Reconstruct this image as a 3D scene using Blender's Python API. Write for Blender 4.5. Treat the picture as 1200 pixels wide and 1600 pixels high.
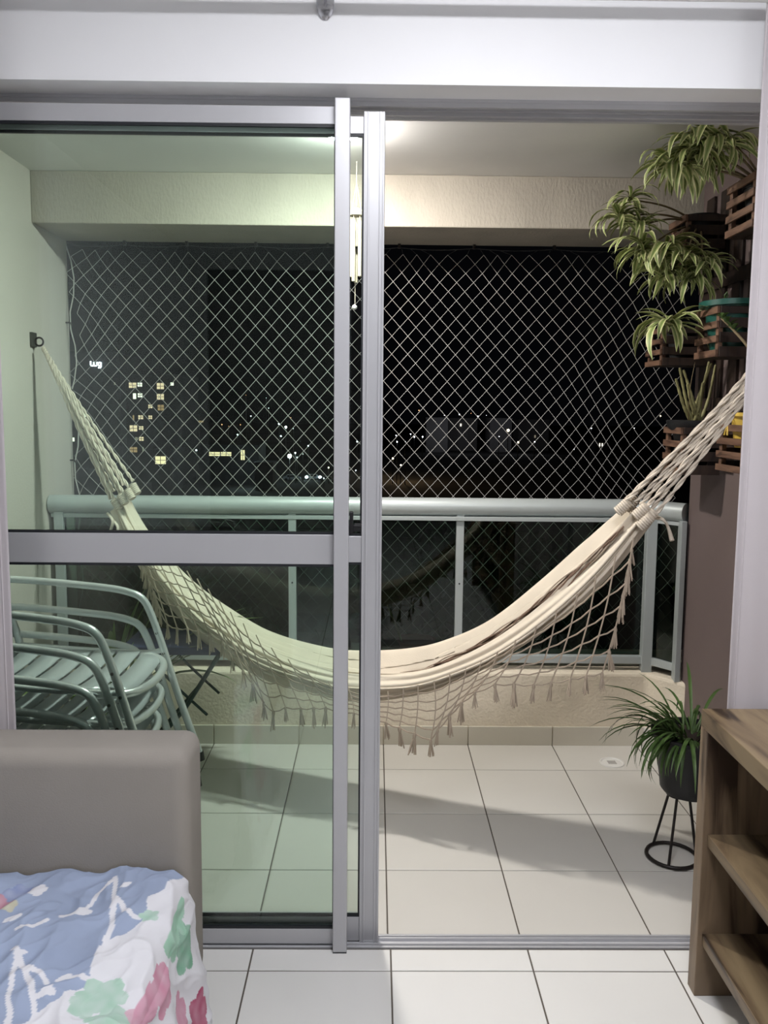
import bpy, bmesh, math, random
from math import sin, cos, pi, radians, sqrt, floor as flo
from mathutils import Vector as V, Matrix, noise

# ------------------------------------------------------------------ camera
SC = bpy.context.scene
COL = SC.collection
for o in list(bpy.data.objects): bpy.data.objects.remove(o)
FPX, PITCH, YAW, ROLL, PPY = 1294.7, 0.10790, 0.01056, 0.00909, 777.3
CAM = V((0, 0, 1.48))
_f = V((sin(YAW)*cos(PITCH), cos(YAW)*cos(PITCH), -sin(PITCH)))
_r = V((cos(YAW), -sin(YAW), 0)); _u = _r.cross(_f)
_r, _u = _r*cos(ROLL)+_u*sin(ROLL), _u*cos(ROLL)-_r*sin(ROLL)
cd = bpy.data.cameras.new('camera'); cam = bpy.data.objects.new('camera', cd); COL.objects.link(cam)
cd.sensor_fit = 'VERTICAL'; cd.sensor_height = 36.0; cd.lens = FPX/1600*36
cd.shift_y = -(800-PPY)/1600; cd.clip_start = .02; cd.clip_end = 2000
m3 = Matrix((_r, _u, -_f)).transposed()
cam.matrix_world = Matrix.Translation(CAM) @ m3.to_4x4()
SC.camera = cam

# ------------------------------------------------------------------ world, exposure
w = bpy.data.worlds.new('night'); SC.world = w; w.use_nodes = True
bg = w.node_tree.nodes['Background']; bg.inputs[0].default_value = (.55, .6, .8, 1); bg.inputs[1].default_value = .0022
SC.view_settings.view_transform = 'Standard'; SC.view_settings.look = 'None'
SC.view_settings.exposure = 0.0; SC.view_settings.gamma = 1.0; SC.view_settings.use_curve_mapping = False
BULB = 960.0      # balcony bulb radiance
PLAFON = 50.0      # room ceiling lamp radiance

def ray(a, b): return _f + _r*((a-600)/FPX) + _u*((PPY-b)/FPX)
def at_y(a, b, Y): d = ray(a, b); return CAM + d*(Y/d.y)
def at_x(a, b, X): d = ray(a, b); return CAM + d*(X/d.x)
def at_z(a, b, Z): d = ray(a, b); return CAM + d*((Z-CAM.z)/d.z)

rnd = random.Random(7)

# ------------------------------------------------------------------ helpers
def tag(o, label=None, cat=None, group=None, kind=None):
    if label: o['label'] = label
    if cat: o['category'] = cat
    if group: o['group'] = group
    if kind: o['kind'] = kind
    return o
def empty(name, loc=(0, 0, 0), label=None, cat=None, group=None, kind=None):
    o = bpy.data.objects.new(name, None); COL.objects.link(o); o.location = loc; o.empty_display_size = .1
    o['_w'] = [float(c) for c in loc]
    return tag(o, label, cat, group, kind)
def wloc(o):
    return V(o['_w']) if (o is not None and '_w' in o) else V((0, 0, 0))

class MB:
    def __init__(s): s.v = []; s.f = []; s.uv = None
    def quad(s, a, b, c, d):
        n = len(s.v); s.v += [V(a), V(b), V(c), V(d)]; s.f.append((n, n+1, n+2, n+3)); return s
    def box(s, lo, hi):
        x0, y0, z0 = lo; x1, y1, z1 = hi; n = len(s.v)
        s.v += [V(p) for p in ((x0,y0,z0),(x1,y0,z0),(x1,y1,z0),(x0,y1,z0),(x0,y0,z1),(x1,y0,z1),(x1,y1,z1),(x0,y1,z1))]
        s.f += [tuple(n+i for i in q) for q in ((0,3,2,1),(4,5,6,7),(0,1,5,4),(1,2,6,5),(2,3,7,6),(3,0,4,7))]
        return s
    def prism(s, poly, z0, z1):
        n = len(s.v); k = len(poly)
        s.v += [V((p[0], p[1], z0)) for p in poly] + [V((p[0], p[1], z1)) for p in poly]
        s.f.append(tuple(n+i for i in reversed(range(k)))); s.f.append(tuple(n+k+i for i in range(k)))
        for i in range(k):
            j = (i+1) % k; s.f.append((n+i, n+j, n+k+j, n+k+i))
        return s
    def tube(s, pts, r, n=8, cap=True, closed=False, flat=None):
        pts = [V(p) for p in pts]; k = len(pts)
        rr = r if isinstance(r, (list, tuple)) else [r]*k
        base = len(s.v); ref = None; 
        for i, p in enumerate(pts):
            if closed: t = pts[(i+1) % k]-pts[i-1]
            else: t = pts[min(i+1, k-1)]-pts[max(i-1, 0)]
            if t.length < 1e-9: t = V((0, 0, 1))
            t.normalize()
            if ref is None:
                ref = V((0, 0, 1)) if abs(t.z) < .9 else V((1, 0, 0))
            a = (ref - t*ref.dot(t))
            if a.length < 1e-6: a = t.orthogonal()
            a.normalize(); ref = a; b = t.cross(a)
            fl = 1 if flat is None else flat
            for q in range(n):
                an = 2*pi*q/n; s.v.append(p + a*(cos(an)*rr[i]*fl) + b*(sin(an)*rr[i]))
        m = k if closed else k-1
        for i in range(m):
            i2 = (i+1) % k
            for q in range(n):
                q2 = (q+1) % n
                s.f.append((base+i*n+q, base+i*n+q2, base+i2*n+q2, base+i2*n+q))
        if cap and not closed:
            s.f.append(tuple(base+q for q in reversed(range(n)))); s.f.append(tuple(base+(k-1)*n+q for q in range(n)))
        return s
    def lathe(s, prof, c=(0, 0, 0), n=24, sx=1, sy=1):
        base = len(s.v); c = V(c)
        for (r, z) in prof:
            for q in range(n):
                an = 2*pi*q/n; s.v.append(c + V((cos(an)*r*sx, sin(an)*r*sy, z)))
        for i in range(len(prof)-1):
            for q in range(n):
                q2 = (q+1) % n
                s.f.append((base+i*n+q, base+i*n+q2, base+(i+1)*n+q2, base+(i+1)*n+q))
        if prof[0][0] > 1e-5: s.f.append(tuple(base+q for q in reversed(range(n))))
        if prof[-1][0] > 1e-5: s.f.append(tuple(base+(len(prof)-1)*n+q for q in range(n)))
        return s
    def grid(s, fn, nu, nv, wrap_v=False):
        base = len(s.v)
        mv = nv if wrap_v else nv+1
        for i in range(nu+1):
            for j in range(mv): s.v.append(V(fn(i/nu, j/nv)))
        for i in range(nu):
            for j in range(nv):
                j2 = (j+1) % mv
                s.f.append((base+i*mv+j, base+(i+1)*mv+j, base+(i+1)*mv+j2, base+i*mv+j2))
        return s
    def mesh(s, name, mat=None, org=V((0, 0, 0)), smooth=None):
        me = bpy.data.meshes.new(name)
        me.from_pydata([tuple(p-org) for p in s.v], [], s.f); me.validate()
        if mat: me.materials.append(mat)
        if smooth is not None:
            me.polygons.foreach_set('use_smooth', [True]*len(me.polygons))
            if smooth < 179: me.set_sharp_from_angle(angle=radians(smooth))
        me.update(); return me
    def build(s, name, mat, parent=None, smooth=None, bevel=None, solid=None):
        org = wloc(parent)
        o = bpy.data.objects.new(name, s.mesh(name, mat, org, smooth)); COL.objects.link(o)
        o['_w'] = [float(c) for c in org]
        if parent is not None: o.parent = parent
        if solid:
            md = o.modifiers.new('solidify', 'SOLIDIFY'); md.thickness = solid; md.offset = 0
        if bevel:
            md = o.modifiers.new('bevel', 'BEVEL'); md.width = bevel; md.segments = 2; md.limit_method = 'ANGLE'
        return o
def inst(name, me, parent, mw):
    o = bpy.data.objects.new(name, me); COL.objects.link(o)
    if parent is not None:
        o.parent = parent; mw = Matrix.Translation(-wloc(parent)) @ mw
    o.matrix_basis = mw; o['_w'] = list(wloc(parent)) if parent is not None else list(mw.translation)
    return o
def copy_tree(o, parent=None):
    c = o.copy(); COL.objects.link(c)
    if parent is not None: c.parent = parent
    for ch in list(o.children): copy_tree(ch, c)
    return c
def lerp(a, b, t): return a+(b-a)*t
def pl(poly, t):
    """point at fraction t of a polyline by arc length"""
    L = [0]
    for a, b in zip(poly, poly[1:]): L.append(L[-1]+sqrt(sum((x-y)**2 for x, y in zip(a, b))))
    d = t*L[-1]
    for i in range(len(poly)-1):
        if d <= L[i+1] or i == len(poly)-2:
            k = (d-L[i])/max(1e-9, L[i+1]-L[i]); return tuple(lerp(x, y, k) for x, y in zip(poly[i], poly[i+1]))
def cr(P, t):
    """catmull-rom through list of tuples/vectors, t in 0..1"""
    n = len(P)-1; x = max(0, min(n-1e-6, t*n)); i = int(x); k = x-i
    p0, p1, p2, p3 = P[max(0, i-1)], P[i], P[i+1], P[min(n, i+2)]
    return tuple(.5*((2*b)+(-a+c)*k+(2*a-5*b+4*c-d)*k*k+(-a+3*b-3*c+d)*k**3) for a, b, c, d in zip(p0, p1, p2, p3))
def smooth_path(P, n): return [V(cr([tuple(p) for p in P], i/n)) for i in range(n+1)]

# ------------------------------------------------------------------ materials
def srgb(r, g, b):
    f = lambda c: (c/12.92 if c <= .04045 else ((c+.055)/1.055)**2.4)
    return (f(r/255), f(g/255), f(b/255), 1)
MATS = {}
def mat(name, col, rough=.6, metal=0, spec=.5, bump=0, bscale=60, var=0, vscale=4, emit=None, estr=0, stretch=None, bdist=.01, coat=0):
    m = bpy.data.materials.new(name); m.use_nodes = True; nt = m.node_tree; b = nt.nodes['Principled BSDF']
    b.inputs['Base Color'].default_value = col; b.inputs['Roughness'].default_value = rough
    b.inputs['Metallic'].default_value = metal; b.inputs['Specular IOR Level'].default_value = spec
    b.inputs['Coat Weight'].default_value = coat
    if emit: b.inputs['Emission Color'].default_value = emit; b.inputs['Emission Strength'].default_value = estr
    if bump or var:
        tc = nt.nodes.new('ShaderNodeTexCoord'); mp = nt.nodes.new('ShaderNodeMapping')
        nt.links.new(tc.outputs['Object'], mp.inputs[0])
        if stretch: mp.inputs['Scale'].default_value = stretch
    if var:
        n = nt.nodes.new('ShaderNodeTexNoise'); n.inputs['Scale'].default_value = vscale; n.inputs['Detail'].default_value = 5
        nt.links.new(mp.outputs[0], n.inputs['Vector'])
        r = nt.nodes.new('ShaderNodeValToRGB'); r.color_ramp.elements[0].position = .3; r.color_ramp.elements[1].position = .7
        r.color_ramp.elements[0].color = tuple(c*(1-var) for c in col[:3])+(1,)
        r.color_ramp.elements[1].color = tuple(min(1, c*(1+var)) for c in col[:3])+(1,)
        nt.links.new(n.outputs['Fac'], r.inputs[0]); nt.links.new(r.outputs[0], b.inputs['Base Color'])
    if bump:
        n = nt.nodes.new('ShaderNodeTexNoise'); n.inputs['Scale'].default_value = bscale; n.inputs['Detail'].default_value = 6
        nt.links.new(mp.outputs[0], n.inputs['Vector'])
        bp = nt.nodes.new('ShaderNodeBump'); bp.inputs['Strength'].default_value = bump; bp.inputs['Distance'].default_value = bdist
        nt.links.new(n.outputs['Fac'], bp.inputs['Height']); nt.links.new(bp.outputs[0], b.inputs['Normal'])
    MATS[name] = m; return m
def glass_mat(name, tint, ior=1.45):
    m = bpy.data.materials.new(name); m.use_nodes = True; nt = m.node_tree; nt.nodes.clear()
    out = nt.nodes.new('ShaderNodeOutputMaterial'); mx = nt.nodes.new('ShaderNodeMixShader')
    fr = nt.nodes.new('ShaderNodeFresnel'); fr.inputs[0].default_value = ior
    tr = nt.nodes.new('ShaderNodeBsdfTransparent'); tr.inputs[0].default_value = tint
    gl = nt.nodes.new('ShaderNodeBsdfGlossy'); gl.inputs['Roughness'].default_value = 0.0; gl.inputs[0].default_value = (1, 1, 1, 1)
    nt.links.new(fr.outputs[0], mx.inputs[0]); nt.links.new(tr.outputs[0], mx.inputs[1]); nt.links.new(gl.outputs[0], mx.inputs[2])
    nt.links.new(mx.outputs[0], out.inputs[0]); MATS[name] = m; return m
def emit_mat(name, col, s):
    m = bpy.data.materials.new(name); m.use_nodes = True; nt = m.node_tree; nt.nodes.clear()
    out = nt.nodes.new('ShaderNodeOutputMaterial'); e = nt.nodes.new('ShaderNodeEmission')
    e.inputs[0].default_value = col; e.inputs[1].default_value = s; nt.links.new(e.outputs[0], out.inputs[0]); MATS[name] = m; return m
def wood_mat(name, c1, c2, c3, stretch, scale=2.2, rough=.42):
    m = bpy.data.materials.new(name); m.use_nodes = True; nt = m.node_tree; b = nt.nodes['Principled BSDF']
    tc = nt.nodes.new('ShaderNodeTexCoord'); mp = nt.nodes.new('ShaderNodeMapping'); mp.inputs['Scale'].default_value = stretch
    nt.links.new(tc.outputs['Object'], mp.inputs[0])
    n = nt.nodes.new('ShaderNodeTexNoise'); n.inputs['Scale'].default_value = scale; n.inputs['Detail'].default_value = 6; n.inputs['Distortion'].default_value = 1.4
    nt.links.new(mp.outputs[0], n.inputs['Vector'])
    r = nt.nodes.new('ShaderNodeValToRGB'); e = r.color_ramp.elements
    e[0].position = .36; e[0].color = c3; e[1].position = .62; e[1].color = c1
    k = e.new(.45); k.color = c2
    nt.links.new(n.outputs['Fac'], r.inputs[0]); nt.links.new(r.outputs[0], b.inputs['Base Color'])
    b.inputs['Roughness'].default_value = rough
    bp = nt.nodes.new('ShaderNodeBump'); bp.inputs['Strength'].default_value = .15; bp.inputs['Distance'].default_value = .003
    nt.links.new(n.outputs['Fac'], bp.inputs['Height']); nt.links.new(bp.outputs[0], b.inputs['Normal'])
    MATS[name] = m; return m
def attr_mat(name, rough=.6, attr='print', spec=.4, bump=0):
    m = bpy.data.materials.new(name); m.use_nodes = True; nt = m.node_tree; b = nt.nodes['Principled BSDF']
    a = nt.nodes.new('ShaderNodeVertexColor'); a.layer_name = attr
    nt.links.new(a.outputs[0], b.inputs['Base Color']); b.inputs['Roughness'].default_value = rough; b.inputs['Specular IOR Level'].default_value = spec
    MATS[name] = m; return m

M_wall = mat('wall_paint', (.86, .86, .875, 1), .55, spec=.3, var=.012, vscale=3)
M_ceil = mat('ceiling_paint', (.82, .82, .82, 1), .7, spec=.2)
M_bceil = mat('balcony_ceiling_paint', (.74, .73, .72, 1), .7, spec=.2, var=.03)
M_bwall = mat('balcony_wall_paint', (.64, .60, .555, 1), .65, spec=.25, bump=.25, bscale=90, bdist=.004, var=.02)
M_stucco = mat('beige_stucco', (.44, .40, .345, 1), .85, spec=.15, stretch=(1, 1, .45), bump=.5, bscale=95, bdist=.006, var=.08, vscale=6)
M_parapet = mat('lit_beige_stucco', (.74, .66, .535, 1), .85, spec=.15, bump=.5, bscale=80, bdist=.008, var=.07, vscale=7)  # beam's stucco lightened, the light on the parapet put into the colour
M_mauve = mat('mauve_wall_paint', (.155, .118, .112, 1), .6, spec=.25, bump=.15, bscale=80, bdist=.003, var=.04)
M_tile = mat('floor_tile', (.76, .75, .725, 1), .17, spec=.5, var=.025, vscale=2)
M_btile = mat('balcony_tile', (.60, .58, .54, 1), .34, spec=.45, var=.025, vscale=2)
M_skirt = mat('skirting_tile', (.60, .565, .48, 1), .35, spec=.4, var=.03)
M_grout = mat('grout', (.10, .085, .07, 1), .9)
M_alu = mat('satin_aluminium', (.52, .52, .54, 1), .38, metal=.35, spec=.5)
M_alud = mat('aluminium_track', (.58, .58, .60, 1), .45, metal=.35)
M_rubber = mat('black_rubber', (.012, .014, .018, 1), .5)
M_rail = mat('railing_paint', (.42, .455, .455, 1), .42, metal=.2, spec=.5)
M_chair = mat('polished_aluminium', (.74, .76, .77, 1), .27, metal=.5)
M_slat = mat('aluminium_slat', (.55, .58, .60, 1), .36, metal=.35)
M_plug = mat('black_plastic', (.008, .008, .009, 1), .45)
M_glass = glass_mat('door_glass', (.925, .985, .962, 1))
M_rglass = glass_mat('railing_glass', (.42, .54, .48, 1))
M_net = mat('net_cord', (.50, .49, .47, 1), .7)
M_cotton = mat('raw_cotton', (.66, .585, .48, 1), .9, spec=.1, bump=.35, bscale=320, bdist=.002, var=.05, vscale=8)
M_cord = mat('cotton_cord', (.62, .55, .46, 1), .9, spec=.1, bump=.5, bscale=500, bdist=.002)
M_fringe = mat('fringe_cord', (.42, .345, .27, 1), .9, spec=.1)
M_curtain = mat('lilac_curtain', (.54, .50, .515, 1), .85, spec=.15, bump=.25, bscale=500, bdist=.001)
M_sofa = mat('beige_suede', (.32, .293, .262, 1), .95, spec=.1, bump=.2, bscale=250, bdist=.002, var=.07, vscale=3)
M_woodY = wood_mat('oak_grain_long', (.20, .148, .085, 1), (.13, .09, .052, 1), (.025, .015, .009, 1), (6, .8, 6))
M_woodZ = wood_mat('oak_grain_upright', (.24, .17, .108, 1), (.165, .115, .072, 1), (.04, .024, .015, 1), (6, 6, .7))
M_crate = wood_mat('stained_crate_wood', (.17, .095, .06, 1), (.11, .058, .036, 1), (.045, .022, .014, 1), (5, 1.2, 9), 5, .5)
M_crated = wood_mat('trellis_and_crate_shade_wood', (.034, .019, .013, 1), (.022, .012, .009, 1), (.01, .006, .005, 1), (8, 8, 1.2), 4, .55)  # trellis wood; on the crates its darkness stands for shade
M_blackpot = mat('black_pot_plastic', (.012, .012, .013, 1), .5, spec=.4)
M_teal = mat('teal_plastic', (.012, .078, .06, 1), .35)
M_yellow = mat('yellow_plastic', (.72, .50, .09, 1), .4)
M_terra = mat('terracotta', (.26, .07, .045, 1), .7)
M_soil = mat('soil', (.03, .02, .014, 1), .95)
M_leaf = mat('green_leaf', (.05, .095, .022, 1), .5, spec=.4, var=.3, vscale=5)
M_leafd = mat('dark_green_leaf', (.035, .075, .018, 1), .5, spec=.35, var=.3, vscale=5)
M_varieg = attr_mat('variegated_leaf', .5)
M_cane = mat('orchid_cane', (.27, .25, .11, 1), .6, var=.35, vscale=30)
M_stem = mat('plant_stem', (.16, .12, .06, 1), .7)
M_iron = mat('black_iron', (.018, .014, .013, 1), .45, metal=.4)
M_navy = mat('navy_canvas', (.012, .022, .07, 1), .8)
M_green_iron = mat('dark_green_metal', (.03, .055, .05, 1), .45, metal=.3)
M_white = mat('white_plastic', (.72, .71, .68, 1), .35)
M_cream = mat('cream_wood', (.40, .36, .28, 1), .5)
M_chrome = mat('clear_bracket_metal', (.55, .55, .58, 1), .18, metal=.85)
M_print = attr_mat('floral_print', .85, spec=.15)

# ------------------------------------------------------------------ setting: room
XL, XR = -1.445, 1.34          # balcony side walls
YB0, YB1 = 2.208, 3.578         # balcony floor
ZB = -.02
CE = 2.447                     # balcony ceiling
def structure(name, label, cat): return dict(name=name, label=label, cat=cat)

def tiled_floor(root, xs, ys, z, m, th=.008, gap=.0042):
    cache = {}
    for i in range(len(xs)-1):
        for j in range(len(ys)-1):
            sx, sy = xs[i+1]-xs[i]-gap, ys[j+1]-ys[j]-gap
            if sx < .01 or sy < .01: continue
            k = (round(sx, 3), round(sy, 3))
            if k not in cache:
                b = .0012
                mb = MB(); n = 0
                hx, hy = sx/2, sy/2
                for (a, c, zz) in ((hx, hy, -th), (hx, hy, -b), (hx-b, hy-b, 0)):
                    mb.v += [V((-a, -c, zz)), V((a, -c, zz)), V((a, c, zz)), V((-a, c, zz))]
                for l in (0, 4):
                    for q in range(4): mb.f.append((l+q, l+(q+1) % 4, l+4+(q+1) % 4, l+4+q))
                mb.f.append((8, 9, 10, 11))
                cache[k] = mb.mesh('tile', m)
            c = V(((xs[i]+xs[i+1])/2, (ys[j]+ys[j+1])/2, z))
            inst('tile', cache[k], root, Matrix.Translation(c) @ Matrix.Rotation(rnd.uniform(-.0012, .0012), 4, 'X') @ Matrix.Rotation(rnd.uniform(-.0012, .0012), 4, 'Y'))
def gridlines(x0, s, lo, hi):
    k = math.ceil((lo-x0)/s+1e-6); out = [lo]
    while x0+k*s < hi-1e-3:
        if x0+k*s > lo+1e-3: out.append(x0+k*s)
        k += 1
    return out+[hi]
RX0, RX1, RY0, RY1, RZ = -1.55, 1.45, -3.4, 2.10, 2.72

fl = MB().box((RX0, RY0, -.1), (RX1, 2.135, -.0022)).build('floor', M_grout)
tag(fl, 'glossy off-white square tile floor of the living room', 'floor', kind='structure')
tiled_floor(fl, gridlines(.052, .3775, RX0, RX1), gridlines(2.043, .3788, RY0, 2.132), 0, M_tile)
fb = MB().box((XL, YB0, -.13), (XR, YB1+.02, ZB-.0022)).build('floor_balcony', M_grout)
tag(fb, 'matte cream square tile floor of the balcony with hammock shadow', 'floor', kind='structure')
tiled_floor(fb, gridlines(-.3335, .37876, XL, XR), gridlines(3.315, .37876, YB0, YB1), ZB, M_btile)

tag(MB().box((RX0-.1, RY0-.1, RZ), (RX1+.1, RY1, RZ+.1)).build('ceiling', M_ceil), 'white ceiling of the living room above the frame', 'ceiling', kind='structure')
tag(MB().box((RX0-.1, RY0-.1, -.1), (RX0, RY1, RZ)).build('wall_left', M_wall), 'white living room wall behind the sofa', 'wall', kind='structure')
tag(MB().box((RX1, RY0-.1, -.1), (RX1+.1, RY1, RZ)).build('wall_right', M_wall), 'white living room wall behind the wooden shelf unit', 'wall', kind='structure')
tag(MB().box((RX0, RY0-.1, -.1), (RX1, RY0, RZ)).build('wall_back', mat('taupe_wall_paint', (.22, .20, .19, 1), .7)), 'taupe wall at the rear of the living room', 'wall', kind='structure')
wf = MB()
wf.box((RX0-.1, RY1, 2.258), (RX1+.1, 2.30, RZ+.1))
wf.box((RX0-.1, RY1, -.1), (-1.33, 2.30, 2.258)); wf.box((1.22, RY1, -.1), (RX1+.1, 2.30, 2.258))
tag(wf.build('wall_front', M_wall), 'white wall with header above the sliding balcony door', 'wall', kind='structure')

# ------------------------------------------------------------------ setting: balcony
tag(MB().box((XL-.25, 2.28, CE), (1.75, 4.0, CE+.15)).build('ceiling_balcony', M_bceil), 'pale grey balcony ceiling above the hammock', 'ceiling', kind='structure')
tag(MB().box((XL-.18, 2.30, -.13), (XL, 3.97, CE)).build('wall_balcony_left', M_bwall), 'off-white balcony side wall holding the hammock hook', 'wall', kind='structure')
tag(MB().box((XR, 2.30, -.13), (XR+.2, 3.50, CE)).build('wall_balcony_right', M_mauve), 'dark mauve balcony side wall behind the wooden crates', 'wall', kind='structure')
def rough_box(lo, hi, nx, nz, amp, seed):
    mb = MB().box(lo, hi); return mb
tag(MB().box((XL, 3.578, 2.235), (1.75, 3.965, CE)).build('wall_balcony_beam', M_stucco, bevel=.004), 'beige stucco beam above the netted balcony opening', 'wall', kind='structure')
lowp = [(XL, 3.578), (1.215, 3.578), (1.342, 3.44), (1.55, 3.5), (1.55, 3.97), (XL, 3.97)]
tag(MB().prism(lowp, -.13, .31).build('wall_balcony_parapet', M_parapet, bevel=.012), 'low beige stucco parapet under the balcony railing', 'wall', kind='structure')
sk = empty('baseboard_parapet', (0, 3.57, ZB), 'row of grey-beige skirting tiles along the stucco parapet', 'baseboard', kind='structure')
xs = gridlines(-.3335, .37876, XL, 1.212)
for a, b in zip(xs, xs[1:]):
    MB().box((a+.002, 3.569, ZB), (b-.002, 3.579, .066)).build('tile', M_skirt, sk, bevel=.0015)
sk2 = empty('baseboard_right', (1.33, 2.9, ZB), 'pale skirting tiles along the mauve balcony wall', 'baseboard', kind='structure')
ys = gridlines(3.315, .37876, 2.31, 3.43)
for a, b in zip(ys, ys[1:]):
    MB().box((XR-.01, a+.002, ZB), (XR+.001, b-.002, .066)).build('tile', M_btile, sk2, bevel=.0015)
d = V((1.342-1.215, 3.44-3.578, 0)); nrm = V((d.y, -d.x, 0)).normalized()
a = V((1.215, 3.578, 0)); b = V((1.335, 3.448, 0))
MB().prism([tuple(a.xy), tuple(b.xy), tuple((b+nrm*.009).xy), tuple((a+nrm*.009).xy)], ZB, .066).build('tile', M_btile, sk2)
sk3 = empty('baseboard_left', (-1.44, 2.9, ZB), 'pale skirting tiles along the off-white balcony wall', 'baseboard', kind='structure')
for a, b in zip(gridlines(3.315, .37876, 2.31, 3.568), gridlines(3.315, .37876, 2.31, 3.568)[1:]):
    MB().box((XL-.001, a+.002, ZB), (XL+.01, b-.002, .066)).build('tile', M_btile, sk3, bevel=.0015)

# ------------------------------------------------------------------ sliding door
tt = empty('trim_1', (0, 2.2, 2.25), 'grooved aluminium top track of the sliding door', 'door track', kind='structure')
for (y0, y1, z0) in ((2.192, 2.202, 2.238), (2.214, 2.22, 2.236), (2.236, 2.246, 2.232), (2.275, 2.29, 2.236)):
    MB().box((-1.33, y0, z0), (1.22, y1, 2.258)).build('track_lip', M_alud, tt)
MB().box((-1.33, 2.190, 2.25), (1.22, 2.292, 2.259)).build('track_bed', M_alud, tt)
tb = empty('trim_2', (0, 2.2, 0), 'aluminium floor track and threshold of the sliding door', 'door track', kind='structure')
MB().box((-1.33, 2.137, -.1), (1.22, 2.207, -.013)).build('track_bed', M_alud, tb)
for (y0, y1, z1) in ((2.137, 2.1445, .002), (2.160, 2.164, -.003), (2.186, 2.190, -.004), (2.200, 2.207, -.006)):
    MB().box((-1.33, y0, -.013), (1.22, y1, z1)).build('track_lip', M_alu, tb, bevel=.001)
for n, x0, x1, l in (('trim_3', -1.33, -1.30, 'aluminium side jamb of the door behind the left curtain'), ('trim_4', 1.19, 1.22, 'aluminium side jamb of the door behind the right curtain')):
    tag(MB().box((x0, 2.14, -.01), (x1, 2.29, 2.242)).build(n, M_alu, bevel=.002), l, 'door jamb', kind='structure')

def door(name, y, xl, xr, label, zr, stile_l, bar):
    """aluminium leaf with two panes; y centre of the leaf"""
    D = empty(name, (0, y, 0), label, 'sliding door', kind='structure')
    z0, z1, za, zb, zc, zd = zr      # bottom rail bottom/top, mid rail bottom/top, top rail bottom/top
    h = .014
    for a, b, nm in ((z0, z1, 'bottom_rail'), (za, zb, 'middle_rail'), (zc, zd, 'top_rail')):
        MB().box((xl+stile_l, y-h, a), (xr, y+h, b)).build(nm, M_alu, D, bevel=.0015)
    MB().box((xl, y-h, z0), (xl+stile_l, y+h, zd)).build('stile', M_alu, D, bevel=.0015)
    for a, b in ((z1, za), (zb, zc)):
        P = MB().box((xl+stile_l-.008, y-.003, a-.008), (xr+.008, y+.003, b+.008)).build('glass_pane', M_glass, D)
        g = MB(); t = .0045; hh = h-.002
        g.box((xl+stile_l, y-hh, a), (xr, y-.0035, a+t*1.5)); g.box((xl+stile_l, y-hh, b-t*1.5), (xr, y-.0035, b))
        g.box((xr-t, y-hh, a+t*1.5), (xr, y-.0035, b-t*1.5)); g.box((xl+stile_l, y-hh, a+t*1.5), (xl+stile_l+t, y-.0035, b-t*1.5))
        g.build('glazing_gasket', M_rubber, P)
    return D
d1 = door('door_1', 2.1615, -1.29, -.105, 'sliding glass door leaf nearest the room, with long pale vertical bar', (.0035, .047, 1.069, 1.148, 2.179, 2.222), .05, True)
st = MB(); st.box((-.1065, 2.112, .003), (-.0685, 2.146, 2.231)); st.build('closing_bar', M_alu, d1, bevel=.0025)
MB().box((-.105, 2.1465, .0035), (-.07, 2.1755, 2.222)).build('stile', M_alu, d1, bevel=.0015)
MB().box((-.1065, 2.1125, .0), (-.0685, 2.145, .0031)).build('end_cap', M_rubber, d1)
d2 = door('door_2', 2.193, -1.26, -.0357, 'rear sliding glass door leaf showing its ridged grey stile', (-.008, .062, 1.069, 1.14, 2.167, 2.210), .05, False)
s2 = MB().box((-.0355, 2.179, -.012), (.0178, 2.207, 2.222)).build('stile', M_alu, d2, bevel=.0015)
for x in (-.0335, -.024, .006, .0145):
    MB().box((x-.0022, 2.1755, -.011), (x+.0022, 2.1795, 2.221)).build('stile_rib', M_alu, s2, bevel=.0008)
lt = MB(); lt.box((-.068, 2.1765, 1.147), (-.058, 2.1895, 1.205)); lt.box((-.058, 2.1765, 1.152), (-.0365, 2.1895, 1.17)); lt.box((-.056, 2.1765, 1.17), (-.0365, 2.186, 1.174))
lt.build('latch', M_plug, d2, bevel=.0015)

# ------------------------------------------------------------------ lamps
cl = empty('ceiling_lamp', (.25, .80, RZ), 'round white flush ceiling lamp of the living room above the frame', 'lamp')
MB().lathe([(.34, 0), (.34, -.03), (.325, -.04), (.30, -.04)], (.25, .80, RZ), 32).build('lamp_base', M_white, cl, smooth=40)
MB().lathe([(.30, -.04), (.295, -.055), (.22, -.068), (.10, -.074), (0.0001, -.075)], (.25, .80, RZ), 32).build('diffuser', emit_mat('led_diffuser', (.95, .955, 1, 1), PLAFON), cl, smooth=60)
LX, LY = -.122, 3.0
bl = empty('balcony_lamp', (LX, LY, CE), 'small round flush lamp glowing on the balcony ceiling behind the door bar', 'lamp')
MB().lathe([(.082, 0), (.082, -.012), (.078, -.018), (.066, -.018)], (LX, LY, CE), 28).build('lamp_base', M_white, bl, smooth=40)
MB().lathe([(.062, -.016), (.060, -.024), (.050, -.031), (.030, -.036), (.0001, -.038)], (LX, LY, CE), 28).build('diffuser', emit_mat('lamp_glow', (1, .955, .89, 1), BULB), bl, smooth=60)

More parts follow.
